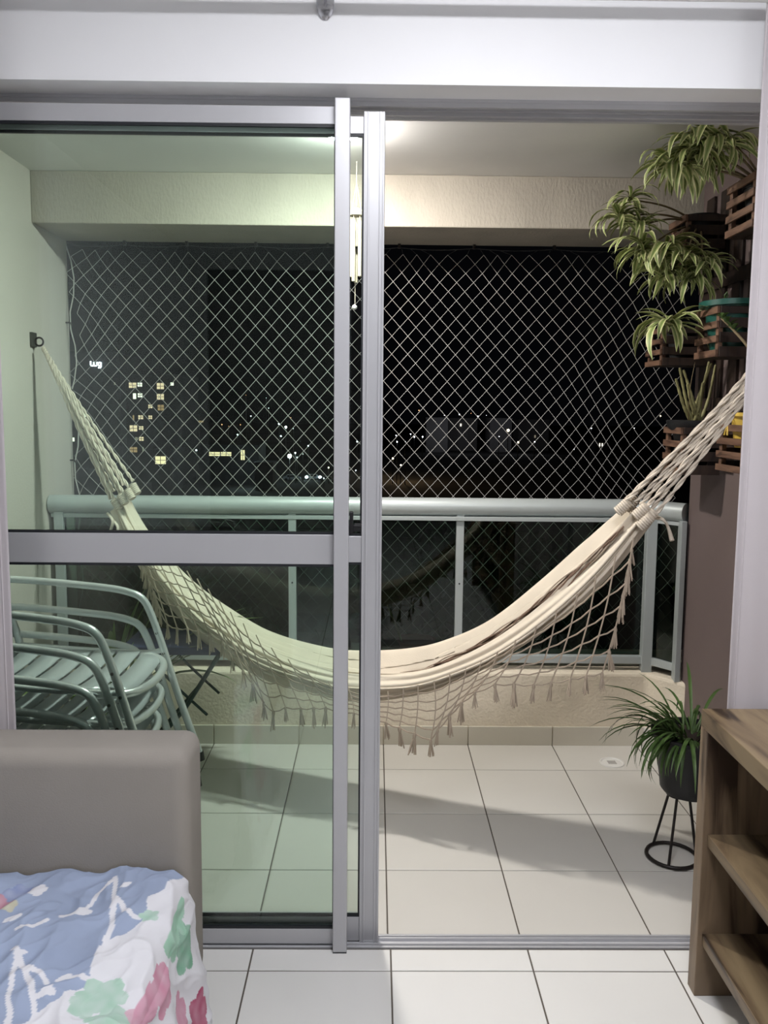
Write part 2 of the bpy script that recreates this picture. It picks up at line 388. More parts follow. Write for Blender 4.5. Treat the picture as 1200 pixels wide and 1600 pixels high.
# ------------------------------------------------------------------ curtain rod, bracket, curtains
RODY, RODZ = 2.035, 2.441
rod = MB().tube([(-1.5, RODY, RODZ), (1.42, RODY, RODZ)], .0135, 16).build('curtain_rod', M_white, None, smooth=40)
tag(rod, 'white curtain rod just above the picture throwing a soft shadow', 'curtain rod')
bp = at_y(508, 8, 2.085); bx = bp.x
br = empty('rod_bracket', (bx, 2.1, 2.43), 'small clear-grey curtain rod bracket screwed to the white header', 'bracket')
MB().tube([(bx, 2.097, 2.51), (bx, 2.096, 2.47), (bx, 2.093, 2.435), (bx, 2.094, 2.416), (bx, 2.096, 2.407), (bx, 2.098, 2.402)], [.0065, .0068, .0066, .0056, .0038, .0016], 18, flat=3.2).build('plate', M_chrome, br, smooth=50)
MB().tube([(bx, 2.095, 2.462), (bx, 2.06, 2.447), (bx, 2.035, 2.434)], [.007, .007, .006], 10).build('arm', M_chrome, br, smooth=50)
sc_ = MB(); sc_.tube([(bx, 2.092, 2.4185), (bx, 2.0985, 2.4185)], .0042, 10); sc_.build('screw', M_rubber, br, smooth=40)
def curtain(name, x0, x1, label, phase, edge_at):
    Cn = empty(name, ((x0+x1)/2, 2.05, .03), label, 'curtain')
    W = x1-x0
    def fn(u, v):
        z = lerp(.03, 2.445, v); s = (u if edge_at < 0 else 1-u)*W     # s: distance from the free edge
        flare = .012*(1-v)
        x = (x0+u*W) + (flare if edge_at < 0 else -flare)*0
        y = 2.046+.016*sin(s*30+phase+.5*sin(v*2))*(.55+.45*v)*min(1, .35+s*6)+.006*sin(s*61+phase*2+v*2)
        y += .012*(1-min(1, s/.02))*-1
        return (x, y, z)
    MB().grid(fn, 70, 40).build('fabric', M_curtain, Cn, smooth=180, solid=.0015)
    e = x0+.022 if edge_at < 0 else x1-.022
    MB().tube([V(fn((e-x0)/W, k/20))+V((0, -.0012, 0)) for k in range(21)], .0022, 6).build('hem_seam', M_curtain, Cn, smooth=60)
    return Cn
curtain('window_curtain', .905, 1.40, 'pale lilac curtain pushed to the side behind the wooden shelf unit', .4, -1)
curtain('window_curtain', -1.45, -.908, 'pale lilac curtain pushed to the side behind the sofa', 1.2, 1)

# ------------------------------------------------------------------ shelf unit (wood)
SY0, SY1, SX0, SX1, SZ = .45, 1.995, .82, 1.24, .74
su = empty('shelf_unit', (1.03, 1.2, 0), 'low oak-look open shelf unit with dark grain in front of the right curtain', 'shelf unit')
T = .045
MB().box((SX0, SY0, SZ-T), (SX1, SY1, SZ)).build('top_board', M_woodY, su, bevel=.002)
MB().box((SX0, SY1-T, .0), (SX1, SY1, SZ-T)).build('side_panel', M_woodZ, su, bevel=.002)
MB().box((SX0, SY0, .0), (SX1, SY0+T, SZ-T)).build('side_panel', M_woodZ, su, bevel=.002)
MB().box((SX1-.012, SY0+T, .02), (SX1, SY1-T, SZ-T)).build('back_panel', M_woodZ, su)
for z in (.433, .170):
    MB().box((SX0+.012, SY0+T, z-.03), (SX1-.012, SY1-T, z)).build('shelf_board', M_woodY, su, bevel=.002)

# ------------------------------------------------------------------ sofa with floral throw
so = empty('sofa', (-.95, 1.1, 0), 'beige suede sofa with rounded arm on the left in front of the glass door', 'sofa')
def rbox(lo, hi, r, name, m, par, sub=3):
    bm = bmesh.new(); bmesh.ops.create_cube(bm, size=1)
    c = (V(lo)+V(hi))/2; s = V(hi)-V(lo)
    for v in bm.verts: v.co = V((v.co.x*s.x, v.co.y*s.y, v.co.z*s.z))+c
    bmesh.ops.bevel(bm, geom=bm.edges[:], offset=r, segments=sub*2, profile=.5, affect='EDGES')
    org = wloc(par)
    for v in bm.verts: v.co -= org
    me = bpy.data.meshes.new(name); bm.to_mesh(me); bm.free(); me.materials.append(m)
    me.polygons.foreach_set('use_smooth', [True]*len(me.polygons)); me.set_sharp_from_angle(angle=radians(50))
    o = bpy.data.objects.new(name, me); COL.objects.link(o); o['_w'] = [float(q) for q in org]; o.parent = par; return o
rbox((-1.48, 1.835, .05), (-.428, 2.005, .685), .038, 'armrest', M_sofa, so)
rbox((-1.48, .30, .06), (-.455, 1.834, .362), .045, 'seat_cushion', M_sofa, so)
rbox((-1.53, .30, .06), (-1.20, 1.834, .80), .06, 'backrest', M_sofa, so)
rbox((-1.48, .12, .05), (-.428, .29, .685), .038, 'armrest', M_sofa, so)
for x in (-1.4, -.5):
    for y in (.2, 1.92): MB().lathe([(.02, 0), (.025, .055)], (x, y, 0), 12).build('foot', M_plug, so)

import colorsys
def cloth():
    th = empty('floral_throw', (-.8, 1.3, .4), 'crumpled blue and white floral cotton sheet with pink flowers over the sofa seat', 'throw')
    NU, NV = 400, 300
    # u: across from backrest over the seat edge down to the floor (s metres), v: along Y
    flat = .74; rad = .055; drop = .34
    tot = flat+rad*pi/2+drop
    y0, y1 = 1.18, 1.826
    def fn(u, v):
        s = u*tot; y = lerp(y0, y1, v)
        xe = -.44+.0
        if s < flat: x = xe-rad-flat+s+.02; z = .404; nx, nz = 0, 1
        elif s < flat+rad*pi/2:
            a = (s-flat)/rad; x = xe-rad+.02+rad*sin(a); z = .404-rad+rad*cos(a); nx, nz = sin(a), cos(a)
        else:
            q = s-flat-rad*pi/2; x = xe+.022+.22*q*(1-.30*q/drop); z = .404-rad-q*.985; nx, nz = 1, .1
        p = V((s*5, y*5, 0))
        w = .016*noise.noise(V((s*4, y*6, 1)))+.009*noise.noise(V((s*8+3, y*10, 4)))+.012*(1-abs(noise.noise(V((s*6+y*5, y*5-s*8, 9)))*3)**.8)+.005*(1-abs(noise.noise(V((s*17-y*9, y*12+s*5, 5)))*3)**.8)+.0025*noise.noise(V((s*30, y*34, 2)))-.008
        if s > flat: w *= max(.45, 1-(s-flat)*4)
        if s > flat+rad: w += .012*sin(y*26+2*noise.noise(V((y*3, s*2, 7))))*min(1, (s-flat-rad)/.15)
        w = max(w, -.018)+.006*max(0, 1-abs(v-1)/.03)*noise.noise(V((s*9, 2, 2)))
        return (x+nx*w, y, max(.006, z+nz*w))
    mb = MB().grid(fn, NU, NV)
    o = mb.build('printed_cloth', M_print, th, smooth=180)
    me = o.data; ca = me.color_attributes.new('print', 'FLOAT_COLOR', 'POINT')
    blue, white, cream = (.33, .39, .53), (.73, .725, .76), (.72, .72, .72)
    green, green2, pink, pink2 = (.33, .56, .42), (.22, .42, .30), (.62, .30, .40), (.44, .10, .18)
    strokes = []
    def P(a, b, z=.41): q = at_z(a, b, z); return (q.x, q.y)
    # branches (in seat-plane coordinates)
    S = [[(180,1370),(178,1415),(172,1450),(160,1480),(155,1505),(150,1530)], [(178,1372),(155,1388),(135,1415),(110,1430),(95,1432)], [(182,1405),(195,1425),(215,1430)],
         [(22,1480),(30,1495),(42,1515),(50,1550),(55,1580),(52,1600)], [(28,1492),(18,1525),(10,1570),(10,1600)], [(45,1510),(60,1512),(72,1530)], [(55,1580),(70,1578),(72,1600)], [(52,1552),(66,1548),(84,1546)],
         [(150,1520),(125,1518),(100,1520)], [(60,1585),(40,1600)], [(70,1440),(50,1450),(30,1452)]]
    leaves = [((130,1424),.022),((197,1386),.014),((70,1546),.016),((100,1520),.017),((110,1545),.014),((30,1490),.012),((20,1430),.02),((75,1595),.025),((35,1597),.02)]
    ST = [[P(*q) for q in s] for s in S]; LV = [(P(*q), r) for q, r in leaves]
    def seg(p, a, b):
        ax, ay = a; bx_, by = b; dx, dy = bx_-ax, by-ay; t = max(0, min(1, ((p[0]-ax)*dx+(p[1]-ay)*dy)/(dx*dx+dy*dy+1e-12)))
        return sqrt((p[0]-ax-t*dx)**2+(p[1]-ay-t*dy)**2)
    # blobs: centre in unrolled coordinates (X-like s position, y), radius, colour
    def U(a, b, z=.41):
        q = at_z(a, b, z); return (q.x, q.y)
    blobs = [(U(160,1538),.045,green),(U(172,1585),.05,green),(U(130,1560),.03,green),(U(245,1565),.055,pink),(U(262,1540),.04,pink),
             (U(232,1425),.022,green),(U(0,1400),.03,pink2),(U(12,1412),.02,(.45,.42,.25)),(U(30,1385),.03,(.10,.17,.40)),(U(60,1385),.022,white)]
    def Dp(a, b, x): q = at_x(a, b, x); return (q.y, q.z)
    dblobs = [(Dp(305,1480,-.385),.055,green2),(Dp(290,1420,-.41),.05,green),(Dp(285,1460,-.40),.05,green),(Dp(315,1582,-.375),.05,pink2),(Dp(300,1590,-.375),.05,pink),(Dp(240,1560,-.405),.05,pink),(Dp(262,1545,-.40),.045,pink),(Dp(235,1592,-.40),.045,pink)]
    data = []
    for i in range(NU+1):
        s = i/NU*tot
        for j in range(NV+1):
            p3 = mb.v[i*(NV+1)+j]; p = (p3.x+.007*noise.noise(V((p3.x*20, p3.y*20, 3))), p3.y+.007*noise.noise(V((p3.x*20, p3.y*20, 8))))
            nz_ = noise.noise(V((p3.x*9, p3.y*9, p3.z*9+5)))
            # boundary of blue panel: blue left of a slanted line
            lim = lerp(-.60, -.455, max(0, min(1, (p3.y-1.33)/.42)))+.035*nz_
            c = blue if p[0] < lim else white
            if c == blue:
                c = tuple(k*(1+.10*nz_) for k in blue)
                dm = min(seg(p, a, b) for stx in ST for a, b in zip(stx, stx[1:]))
                if dm < .0055: c = white
                for q, r in LV:
                    dx, dy = p[0]-q[0], p[1]-q[1]
                    if (dx+dy)**2*.5/(r*r)+(dx-dy)**2*2.2/(r*r) < 1: c = white
            if s < flat+rad:
                for q, r, cc in blobs:
                    dd = sqrt((p[0]-q[0])**2+(p[1]-q[1])**2); an = math.atan2(p[1]-q[1], p[0]-q[0])
                    rr = r*(.75+.3*abs(sin(an*2.5+q[0]*40))+.25*nz_)
                    if dd < rr:
                        k = .55+.45*min(1, dd/rr); k2 = .8+.25*noise.noise(V((p[0]*45, p[1]*45, 1)))
                        c = tuple(lerp(wv, cv, .85*k2) for wv, cv in zip(white, cc))
            else:
                for q, r, cc in dblobs:
                    dd = sqrt((p3.y-q[0])**2+(p3.z-q[1])**2); an = math.atan2(p3.z-q[1], p3.y-q[0])
                    rr = r*(.8+.3*abs(sin(an*2.5+q[0]*40))+.3*nz_)
                    if dd < rr:
                        c = tuple(lerp(wv, cv, .9+.2*noise.noise(V((p3.y*40, p3.z*40, 1)))) for wv, cv in zip(white, cc))
            data += [max(0, min(1, k)) for k in c]+[1]
    ca.data.foreach_set('color', data)
    md = o.modifiers.new('solidify', 'SOLIDIFY'); md.thickness = .002; md.offset = 1
cloth()

# ------------------------------------------------------------------ railing
RLY = 3.665
rl = empty('balcony_railing', (0, RLY, .31), 'pale grey metal balcony railing with round handrail and dark glass panels', 'railing')
path = [(-1.44, RLY, 1.043), (1.10, RLY, 1.043), (1.17, RLY-.005, 1.043), (1.215, RLY-.025, 1.043), (1.255, RLY-.062, 1.043), (1.335, RLY-.15, 1.043)]
MB().tube(path, .041, 20).build('handrail', M_rail, rl, smooth=60)
def bar(p, q, wx, wy, z0, z1, name): pass
def along(a, b, wd, z0, z1, name, m=M_rail, par=rl, off=0):
    a, b = V((a[0], a[1], 0)), V((b[0], b[1], 0)); t = (b-a).normalized(); n = V((-t.y, t.x, 0)); a = a+n*off; b = b+n*off
    return MB().prism([tuple((a-n*wd/2).xy), tuple((b-n*wd/2).xy), tuple((b+n*wd/2).xy), tuple((a+n*wd/2).xy)], z0, z1).build(name, m, par, bevel=.0015)
c0, c1 = (1.232, RLY-.03), (1.333, RLY-.15)
along((-1.435, RLY), c0, .03, .985, 1.003, 'upper_rail'); along(c0, c1, .03, .985, 1.003, 'upper_rail')
along((-1.435, RLY), c0, .03, .342, .376, 'lower_rail'); along(c0, c1, .03, .342, .376, 'lower_rail')
def px_x(px): return at_y(px, 900, RLY).x
for x, wd in ((px_x(457.5), .034), (px_x(717), .034), (-1.40, .04)):
    p = MB().box((x-wd/2, RLY-.024, .308), (x+wd/2, RLY+.024, 1.01)).build('post', M_rail, rl, bevel=.002)
    for z in (.70, .40): MB().tube([(x, RLY-.0265, z), (x, RLY-.022, z)], .004, 8).build('screw', M_rubber, p)
MB().prism([(1.20, 3.60), (1.245, 3.60), (1.25, 3.655), (1.205, 3.655)], .308, 1.01).build('post', M_rail, rl, bevel=.002)
MB().prism([(1.302, 3.47), (1.327, 3.475), (1.332, 3.53), (1.308, 3.53)], .308, 1.01).build('post', M_rail, rl, bevel=.002)
xsp = [-1.38, px_x(457.5)-.017, px_x(457.5)+.017, px_x(717)-.017, px_x(717)+.017, 1.205]
for k in (0, 2, 4): MB().box((xsp[k], RLY-.003, .376), (xsp[k+1], RLY+.003, .985)).build('glass_panel', M_rglass, rl)
along((1.245, 3.63), (1.318, 3.53), .006, .376, .985, 'glass_panel', M_rglass)

# ------------------------------------------------------------------ safety net
NY = 3.945
nt_ = empty('safety_net', (0, NY, .35), 'white diamond-mesh safety net tied across the balcony opening', 'net')
A, B = .0752, .0835
ztop, zbot = 2.19, .30
hooks = [at_y(px, 379, NY).x for px in (-20, 98, 195, 292, 400, 512, 624, 741, 866, 985)]
_c = at_y(950, 505, NY); _c2 = at_y(900, 562, NY)
IJ = lambda x, z: ((x+1.47)/(A/2), (ztop-z)/(B/2))
M0 = sum(IJ(_c.x, _c.z))/2; N0 = (IJ(_c2.x, _c2.z)[0]-IJ(_c2.x, _c2.z)[1])/2
def warp(x, z):
    """pull of the tied edges on a knot"""
    y = NY; i, j = IJ(x, z); m, n = (i+j)/2, (i-j)/2
    dl = x-(-1.43)
    if dl < .33:
        k = (1-dl/.33)
        x += .030*k*k*sin(z*14+1.0)+.02*k*k; z += .022*k*k*sin(z*9+2)
    # crease where the net is pulled towards the right-hand ties
    if m > M0:
        f = max(0, min(1, (n-N0)/6+1)); e = min(m-M0, 9)*f
        x -= .0112*e; z -= .0045*e
    if z > 2.0: x += .012*sin(x*17)*(z-2.0)/.2
    y += .012*sin(x*5+z*3)
    return V((x, y, z))
mb = MB(); R = .00125
nx = int(3.3/A*2); nz = int((ztop-zbot)/B*2)
pts = {}
for i in range(-1, nx+1):
    for j in range(0, nz+1):
        if (i+j) % 2: continue
        x = -1.47+i*A/2; z = ztop-j*B/2
        if x > 1.75 or x < -1.46: continue
        p = warp(x, z)
        if p.x < 1.47: pts[(i, j)] = p
def strand(mb, p, q, r):
    t = (q-p).normalized(); a = t.orthogonal().normalized(); b = t.cross(a); n = len(mb.v)
    for c in (p, q):
        for k in range(4): mb.v.append(c+a*(r*cos(k*pi/2))+b*(r*sin(k*pi/2)))
    for k in range(4): k2 = (k+1) % 4; mb.f.append((n+k, n+k2, n+4+k2, n+4+k))
for (i, j), p in pts.items():
    for di in (-1, 1):
        q = pts.get((i+di, j+1))
        if q: strand(mb, p, q, R)
tag(mb.build('mesh_cords', M_net, nt_), kind='stuff')
M_net_d = mat('shaded_net_rope', (.045, .045, .045, 1), .8)  # net cord darkened at the top edge, dim light painted in
# border rope with sag, hooks
top = [V((-1.43, NY, 2.225))]
for h0, h1 in zip(hooks, hooks[1:]):
    for k in range(0, 6): t = k/6; top.append(V((lerp(h0, h1, t), NY, 2.218-.009*sin(pi*t))))
top.append(V((1.45, NY-.1, 2.22)))
MB().tube([p for p in top if p.x >= -1.44], .0018, 6).build('border_rope', M_net_d, nt_)
# ties from the rope to the first row of cells
tie = MB()
for (i, j), p in pts.items():
    if j == 0 or (j == 1):
        h = min(hooks, key=lambda q: abs(q-p.x))
        if j == 0: strand(tie, p, V((lerp(p.x, h, .35), NY, 2.212)), .0011)
tag(tie.build('edge_ties', M_net_d, nt_), kind='stuff')
side = []
for k in range(25):
    z = lerp(2.22, .35, k/24); side.append(V((-1.437+.035*abs(sin(k*.7)), NY-.01, z)))
MB().tube(side, .003, 6).build('border_rope', M_net, nt_)
for h in hooks:
    if h > -1.44: MB().box((h-.006, NY-.012, 2.215), (h+.006, NY+.006, 2.236)).build('hook', M_iron, nt_)
for z in (1.86, 1.55, 1.22): MB().tube([(-1.45, NY-.015, z), (-1.425, NY-.015, z), (-1.418, NY-.012, z-.012)], .004, 8).build('hook', M_iron, nt_)

# ------------------------------------------------------------------ hammock
HA, HB = V((-1.415, 3.535, 1.735)), V((1.325, 2.462, 1.86))
ht = V((HB.x-HA.x, HB.y-HA.y, 0)).normalized(); hn = V((ht.y, -ht.x, 0))   # hn points to the room
if hn.y > 0: hn = -hn
def at_h(a, b, off=0.0):
    o = HA+hn*off; d = ray(a, b); t = (o-CAM).dot(hn)/d.dot(hn); return CAM+d*t
hm = empty('hammock', (0, 3.0, .4), 'natural cotton hammock with netted fringe and tassels slung across the balcony', 'hammock')
topL = [(196,782),(226,826),(258,866),(300,908),(350,945),(420,985),(500,1008),(560,1015),(640,1012),(700,998),(770,965),(850,900),(920,838),(988,784)]
gapL = [(188,788),(214,836),(246,880),(287,926),(340,970),(420,1014),(500,1042),(560,1052),(640,1052),(697,1038),(772,1000),(848,944),(922,876),(996,800)]
nerL = [(180,793),(204,843),(236,893),(276,940),(330,990),(412,1038),(500,1066),(560,1074),(640,1072),(705,1054),(780,1020),(862,962),(938,892),(1007,809)]
botL = [(174,798),(196,850),(226,902),(268,952),(322,1006),(412,1062),(500,1086),(560,1094),(640,1086),(705,1068),(780,1032),(868,974),(946,902),(1013,816)]
NS, NC = 210, 150
offs = {}
def hstation(u):
    k = min(1, 5*min(u, 1-u)); wd = .30+.70*k*(2-k)
    t, g, n, b = (cr(Lx, u) for Lx in (topL, gapL, nerL, botL))
    mid = lambda p, q, f: (lerp(p[0], q[0], f), lerp(p[1], q[1], f))
    P1 = at_h(*t, -.085*wd)
    P1b = at_h(*mid(t, g, .80), -.028*wd)
    k2 = max(0, min(1, (u-.54)/.10)); P2 = at_h(*g, .012*wd)-V((0, 0, (.012+.07*k2)*k))
    P3 = at_h(*mid(g, n, .06), .055*wd)+V((0, 0, .004))
    P4 = at_h(*n, .105*wd)
    P5 = at_h(*b, .045*wd)
    P6 = V(P5)-hn*(.10*wd)+V((0, 0, .01))
    P7 = V(P1)-hn*(.035*wd)-V((0, 0, .05*wd))
    return [P1, P1b, P2, P3, P4, P5, P6, P7]
HST = [hstation(i/NS) for i in range(NS+1)]
def hfab(u, v):
    P = HST[min(NS, int(round(u*NS)))]; n = len(P); x = v*n; i = int(x) % n; k = x-int(x)
    p0, p1, p2, p3 = P[i-1], P[i], P[(i+1) % n], P[(i+2) % n]
    q = .5*((2*p1)+(p2-p0)*k+(2*p0-5*p1+4*p2-p3)*k*k+(p3-p0+3*p1-3*p2)*k**3)
    c = (P[0]+P[2]+P[4]+P[5]+P[6])/5; r = (q-c); r.normalize()
    # lengthwise pleats that start at the gathered ends, and long creases across the sagging middle
    e = 1-min(1, 4.5*min(u, 1-u))
    pl_ = sin(v*2*pi*9+1.3*sin(u*7)+2*noise.noise(V((u*5, v*4, 0))))
    dsp = (.002+.010*e)*pl_+.012*noise.noise(V((u*3.2+v*2, v*7, 3.3)))
    for vc, u0, u1, dv, dp, wd_ in CREASE:
        if u0 < u < u1:
            t = (u-u0)/(u1-u0); c_ = vc+dv*(t-.5)+.012*sin(u*9+vc*40)
            q_ = (v-c_)/wd_
            if abs(q_) < 3: dsp += sin(pi*t)**.6*dp*(-math.exp(-q_*q_)+.55*math.exp(-(q_-1.6)**2)+.3*math.exp(-(q_+1.8)**2))
    return q+r*dsp
CREASE = [(.045, .05, .62, .05, .016, .013), (.10, .30, .80, -.06, .018, .014), (.155, .42, .72, .10, .016, .012), (.075, .58, .97, .03, .016, .014), (.20, .35, .58, -.04, .014, .012),
          (.31, .30, .60, .05, .015, .012), (.37, .38, .62, .04, .014, .011), (.435, .03, .55, .03, .015, .012), (.455, .55, .97, -.02, .013, .013), (.53, .10, .60, .02, .013, .011), (.545, .60, .97, .03, .015, .012), (.585, .45, .97, -.02, .014, .011)]
MB().grid(hfab, NS, NC, wrap_v=True).build('fabric', M_cotton, hm, smooth=180)
# lace cords over a painted shade strip in the trough, seam along the near lip
M_lace = mat('shaded_lace_cord', (.20, .135, .10, 1), .9, spec=.1)  # cord brown, darkened for the shade between the rolls
def lace_pt(u, d, off):
    g, n = cr(gapL, u), cr(nerL, u); tx, ty = n[0]-g[0], n[1]-g[1]; ln = sqrt(tx*tx+ty*ty)
    return at_h(g[0]+tx/ln*d, g[1]+ty/ln*d, off)
def lace_w(u): return 7.5*min(1, max(0, (u-.585)/.12))*min(1, max(0, (.975-u)/.08))+.4
MB().grid(lambda a, b: lace_pt(lerp(.59, .972, a), lerp(-1, .7, b)*lace_w(lerp(.59, .972, a)), .040+.006*sin(a*60+b*9)), 70, 5).build('lace_shade_band', M_lace, hm, smooth=180)  # dark strip in the gap, painted shade and lace together
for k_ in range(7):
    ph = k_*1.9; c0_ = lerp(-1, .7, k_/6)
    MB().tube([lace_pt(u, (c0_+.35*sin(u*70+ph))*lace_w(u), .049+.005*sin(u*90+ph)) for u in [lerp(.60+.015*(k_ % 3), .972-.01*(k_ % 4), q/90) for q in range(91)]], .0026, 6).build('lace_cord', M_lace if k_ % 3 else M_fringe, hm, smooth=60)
MB().tube([hfab(k/NS, .505)+hn*.003 for k in range(6, NS-6)], .004, 6).build('edge_seam', M_cotton, hm, smooth=60)
def rope(pts, r, turns, name, n=90):
    mb = MB()
    for ph in (0, pi):
        c = []
        for i in range(n+1):
            t = i/n; p = V(cr([tuple(q) for q in pts], t)); p2 = V(cr([tuple(q) for q in pts], min(1, t+.01)));
            if (p2-p).length < 1e-7: p2 = p+V((0, 0, .001)); 
            d_ = (p2-p).normalized() if t < .985 else d_
            a = d_.cross(V((0, 1, 0))).normalized(); b = d_.cross(a); an = ph+turns*2*pi*t
            c.append(p+a*(r*.55*cos(an))+b*(r*.55*sin(an)))
        mb.tube(c, r*.62, 5)
    return mb.build(name, M_cord, hm, smooth=60)
def cords(anchor, ends, sag, ring, name='cord'):
    for k, e in enumerate(ends):
        m_ = lerp(anchor, e, .5)+V((0, 0, -sag*(.6+.5*rnd.random())))
        m1 = lerp(anchor, e, .12)+V((0, .004*sin(k*2.1), .004*cos(k*1.7)))
        rope([anchor+V((0, .005*sin(k), .005*cos(k))), m1, m_, e], .0068, 11, name)
LE = [at_h(px, py, o) for px, py, o in ((173,780,.03),(178,768,-.01),(188,772,.03),(193,758,0),(203,765,.03),(208,752,-.03),(182,788,.045),(196,776,.045))]
RE = [at_h(px, py, o) for px, py, o in ((970,789,.02),(979,783,.04),(986,778,-.01),(993,785,.02),(1001,788,.04),(1007,796,.05),(1014,800,.04),(1021,808,.05))]
cords(HA+V((.02, -.008, -.02)), LE, .012, 0)
cords(HB+V((-.02, .008, -.02)), RE, .03, 0)
def knot(p, d_, r, ln):
    mb = MB(); d_ = d_.normalized(); P_, R_ = [], []
    for i in range(15):
        t = i/14; P_.append(p+d_*(ln*(t-.5))); R_.append(r*(.86+.14*(i % 2))*(1 if 0 < i < 14 else .6))
    mb.tube(P_, R_, 10); return mb.build('knot_wrap', M_cord, hm, smooth=60)
dl = at_h(215, 830)-at_h(180, 770); dr = at_h(960, 820)-at_h(1010, 775)
for px, py, o in ((182,788,.04),(192,780,.045),(203,772,.04),(211,764,0.02)): knot(at_h(px, py, o), dl, .017, .05)
for px, py, o in ((974,792,.03),(986,787,.0),(1002,799,.05),(1014,808,.05),(1008,815,.06)): knot(at_h(px, py, o), dr, .019, .055)
for px, py, o in ((168,802,.05),(176,812,.05),(221,850,.03)):
    MB().tube(smooth_path([at_h(px, py, o), at_h(px+8, py+12, o+.02), at_h(px+4, py+30, o+.01)], 8), .006, 6).build('loose_loop', M_cord, hm, smooth=60)
tl = [at_h(1022, 808, .0), at_h(1036, 812, .01), at_h(1044, 824, .0), at_h(1050, 845, .01)]
MB().tube(smooth_path(tl, 12), [.012, .014, .013, .011, .01, .009, .009, .009, .01, .011, .013, .014, .015], 8, flat=.5).build('loose_tail', M_cotton, hm, smooth=60)
# fringe
FP = [((990,840),(941,1052)),((962,868),(916,1056)),((932,898),(891,1061)),((902,928),(861,1067)),((870,954),(834,1070)),((838,978),(803,1069)),((806,1000),(773,1069)),((778,1018),(742,1082)),((752,1032),(721,1098)),((728,1044),(702,1119)),
      ((703,1054),(684,1140)),((678,1064),(673,1156)),((653,1070),(648,1146)),((630,1074),(624,1137)),((606,1080),(603,1129)),((576,1080),(580,1120)),((544,1074),(553,1114)),((512,1064),(530,1110)),((478,1046),(509,1106)),((450,1030),(490,1106)),((424,1012),(470,1107)),
      ((400,992),(446,1105)),((380,974),(427,1112)),((360,956),(412,1098)),((342,938),(395,1068)),((325,920),(380,1048)),((308,904),(363,1028)),((292,892),(347,1002)),((276,882),(328,992)),((260,876),(310,986)),((246,872),(293,982)),((234,870),(277,982)),((224,868),(262,976)),((215,866),(250,955))]
NCOL, NROW = len(FP)-1, 6
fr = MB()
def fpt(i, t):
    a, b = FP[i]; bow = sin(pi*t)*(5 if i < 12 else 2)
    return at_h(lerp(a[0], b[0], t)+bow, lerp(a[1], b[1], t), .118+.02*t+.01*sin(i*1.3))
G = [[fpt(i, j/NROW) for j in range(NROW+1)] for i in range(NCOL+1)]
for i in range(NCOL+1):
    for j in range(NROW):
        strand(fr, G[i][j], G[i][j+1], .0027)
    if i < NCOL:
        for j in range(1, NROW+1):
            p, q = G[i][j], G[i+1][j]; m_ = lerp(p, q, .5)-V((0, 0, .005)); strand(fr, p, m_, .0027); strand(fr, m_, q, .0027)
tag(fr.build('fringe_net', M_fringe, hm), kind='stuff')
def tassel_mesh(seed):
    r_ = random.Random(seed); mb = MB(); ln = .062
    mb.tube([(0, 0, .004), (0, 0, -.006), (0, 0, -.014)], [.0035, .006, .0045], 7)
    for k in range(9):
        a = r_.uniform(0, 2*pi); sp = r_.uniform(.002, .012)
        mb.tube([(cos(a)*.002, sin(a)*.002, -.01), (cos(a)*sp*.6, sin(a)*sp*.6, -.035), (cos(a)*sp, sin(a)*sp, -ln*r_.uniform(.85, 1.1))], [.0022, .0024, .0018], 4)
    return mb.mesh('tassel', M_fringe, smooth=60)
TM = [tassel_mesh(k) for k in range(5)]
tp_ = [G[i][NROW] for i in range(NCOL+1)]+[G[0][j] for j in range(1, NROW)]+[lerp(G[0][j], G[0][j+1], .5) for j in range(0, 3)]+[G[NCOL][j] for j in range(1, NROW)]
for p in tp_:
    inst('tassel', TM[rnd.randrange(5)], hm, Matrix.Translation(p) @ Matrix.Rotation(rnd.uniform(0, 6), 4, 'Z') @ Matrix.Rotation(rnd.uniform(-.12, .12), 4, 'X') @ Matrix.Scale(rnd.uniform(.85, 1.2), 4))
M_hookm = mat('grey_hook_metal', (.09, .088, .08, 1), .5, metal=.3)
# wall hooks
def wall_hook(p, sgn, label):
    h = empty('hammock_hook', p, label, 'hook', 'hammock wall hooks')
    MB().box((p.x-.006, p.y-.024, p.z-.03), (p.x+.006, p.y+.024, p.z+.03)).build('plate', M_hookm, h, bevel=.002)
    c = p+V((-.024*sgn, 0, -.008))
    MB().tube([c+V((cos(a)*.017, 0, sin(a)*.017)) for a in [2*pi*k/20 for k in range(20)]], .004, 8, closed=True).build('ring', M_iron, h, smooth=60)
wall_hook(V((XL+.006, 3.54, 1.75)), -1, 'small dark metal hook plate on the off-white wall holding the hammock cords')
wall_hook(V((XR-.006, 2.455, 1.88)), 1, 'dark metal hook plate on the mauve wall holding the hammock cords')

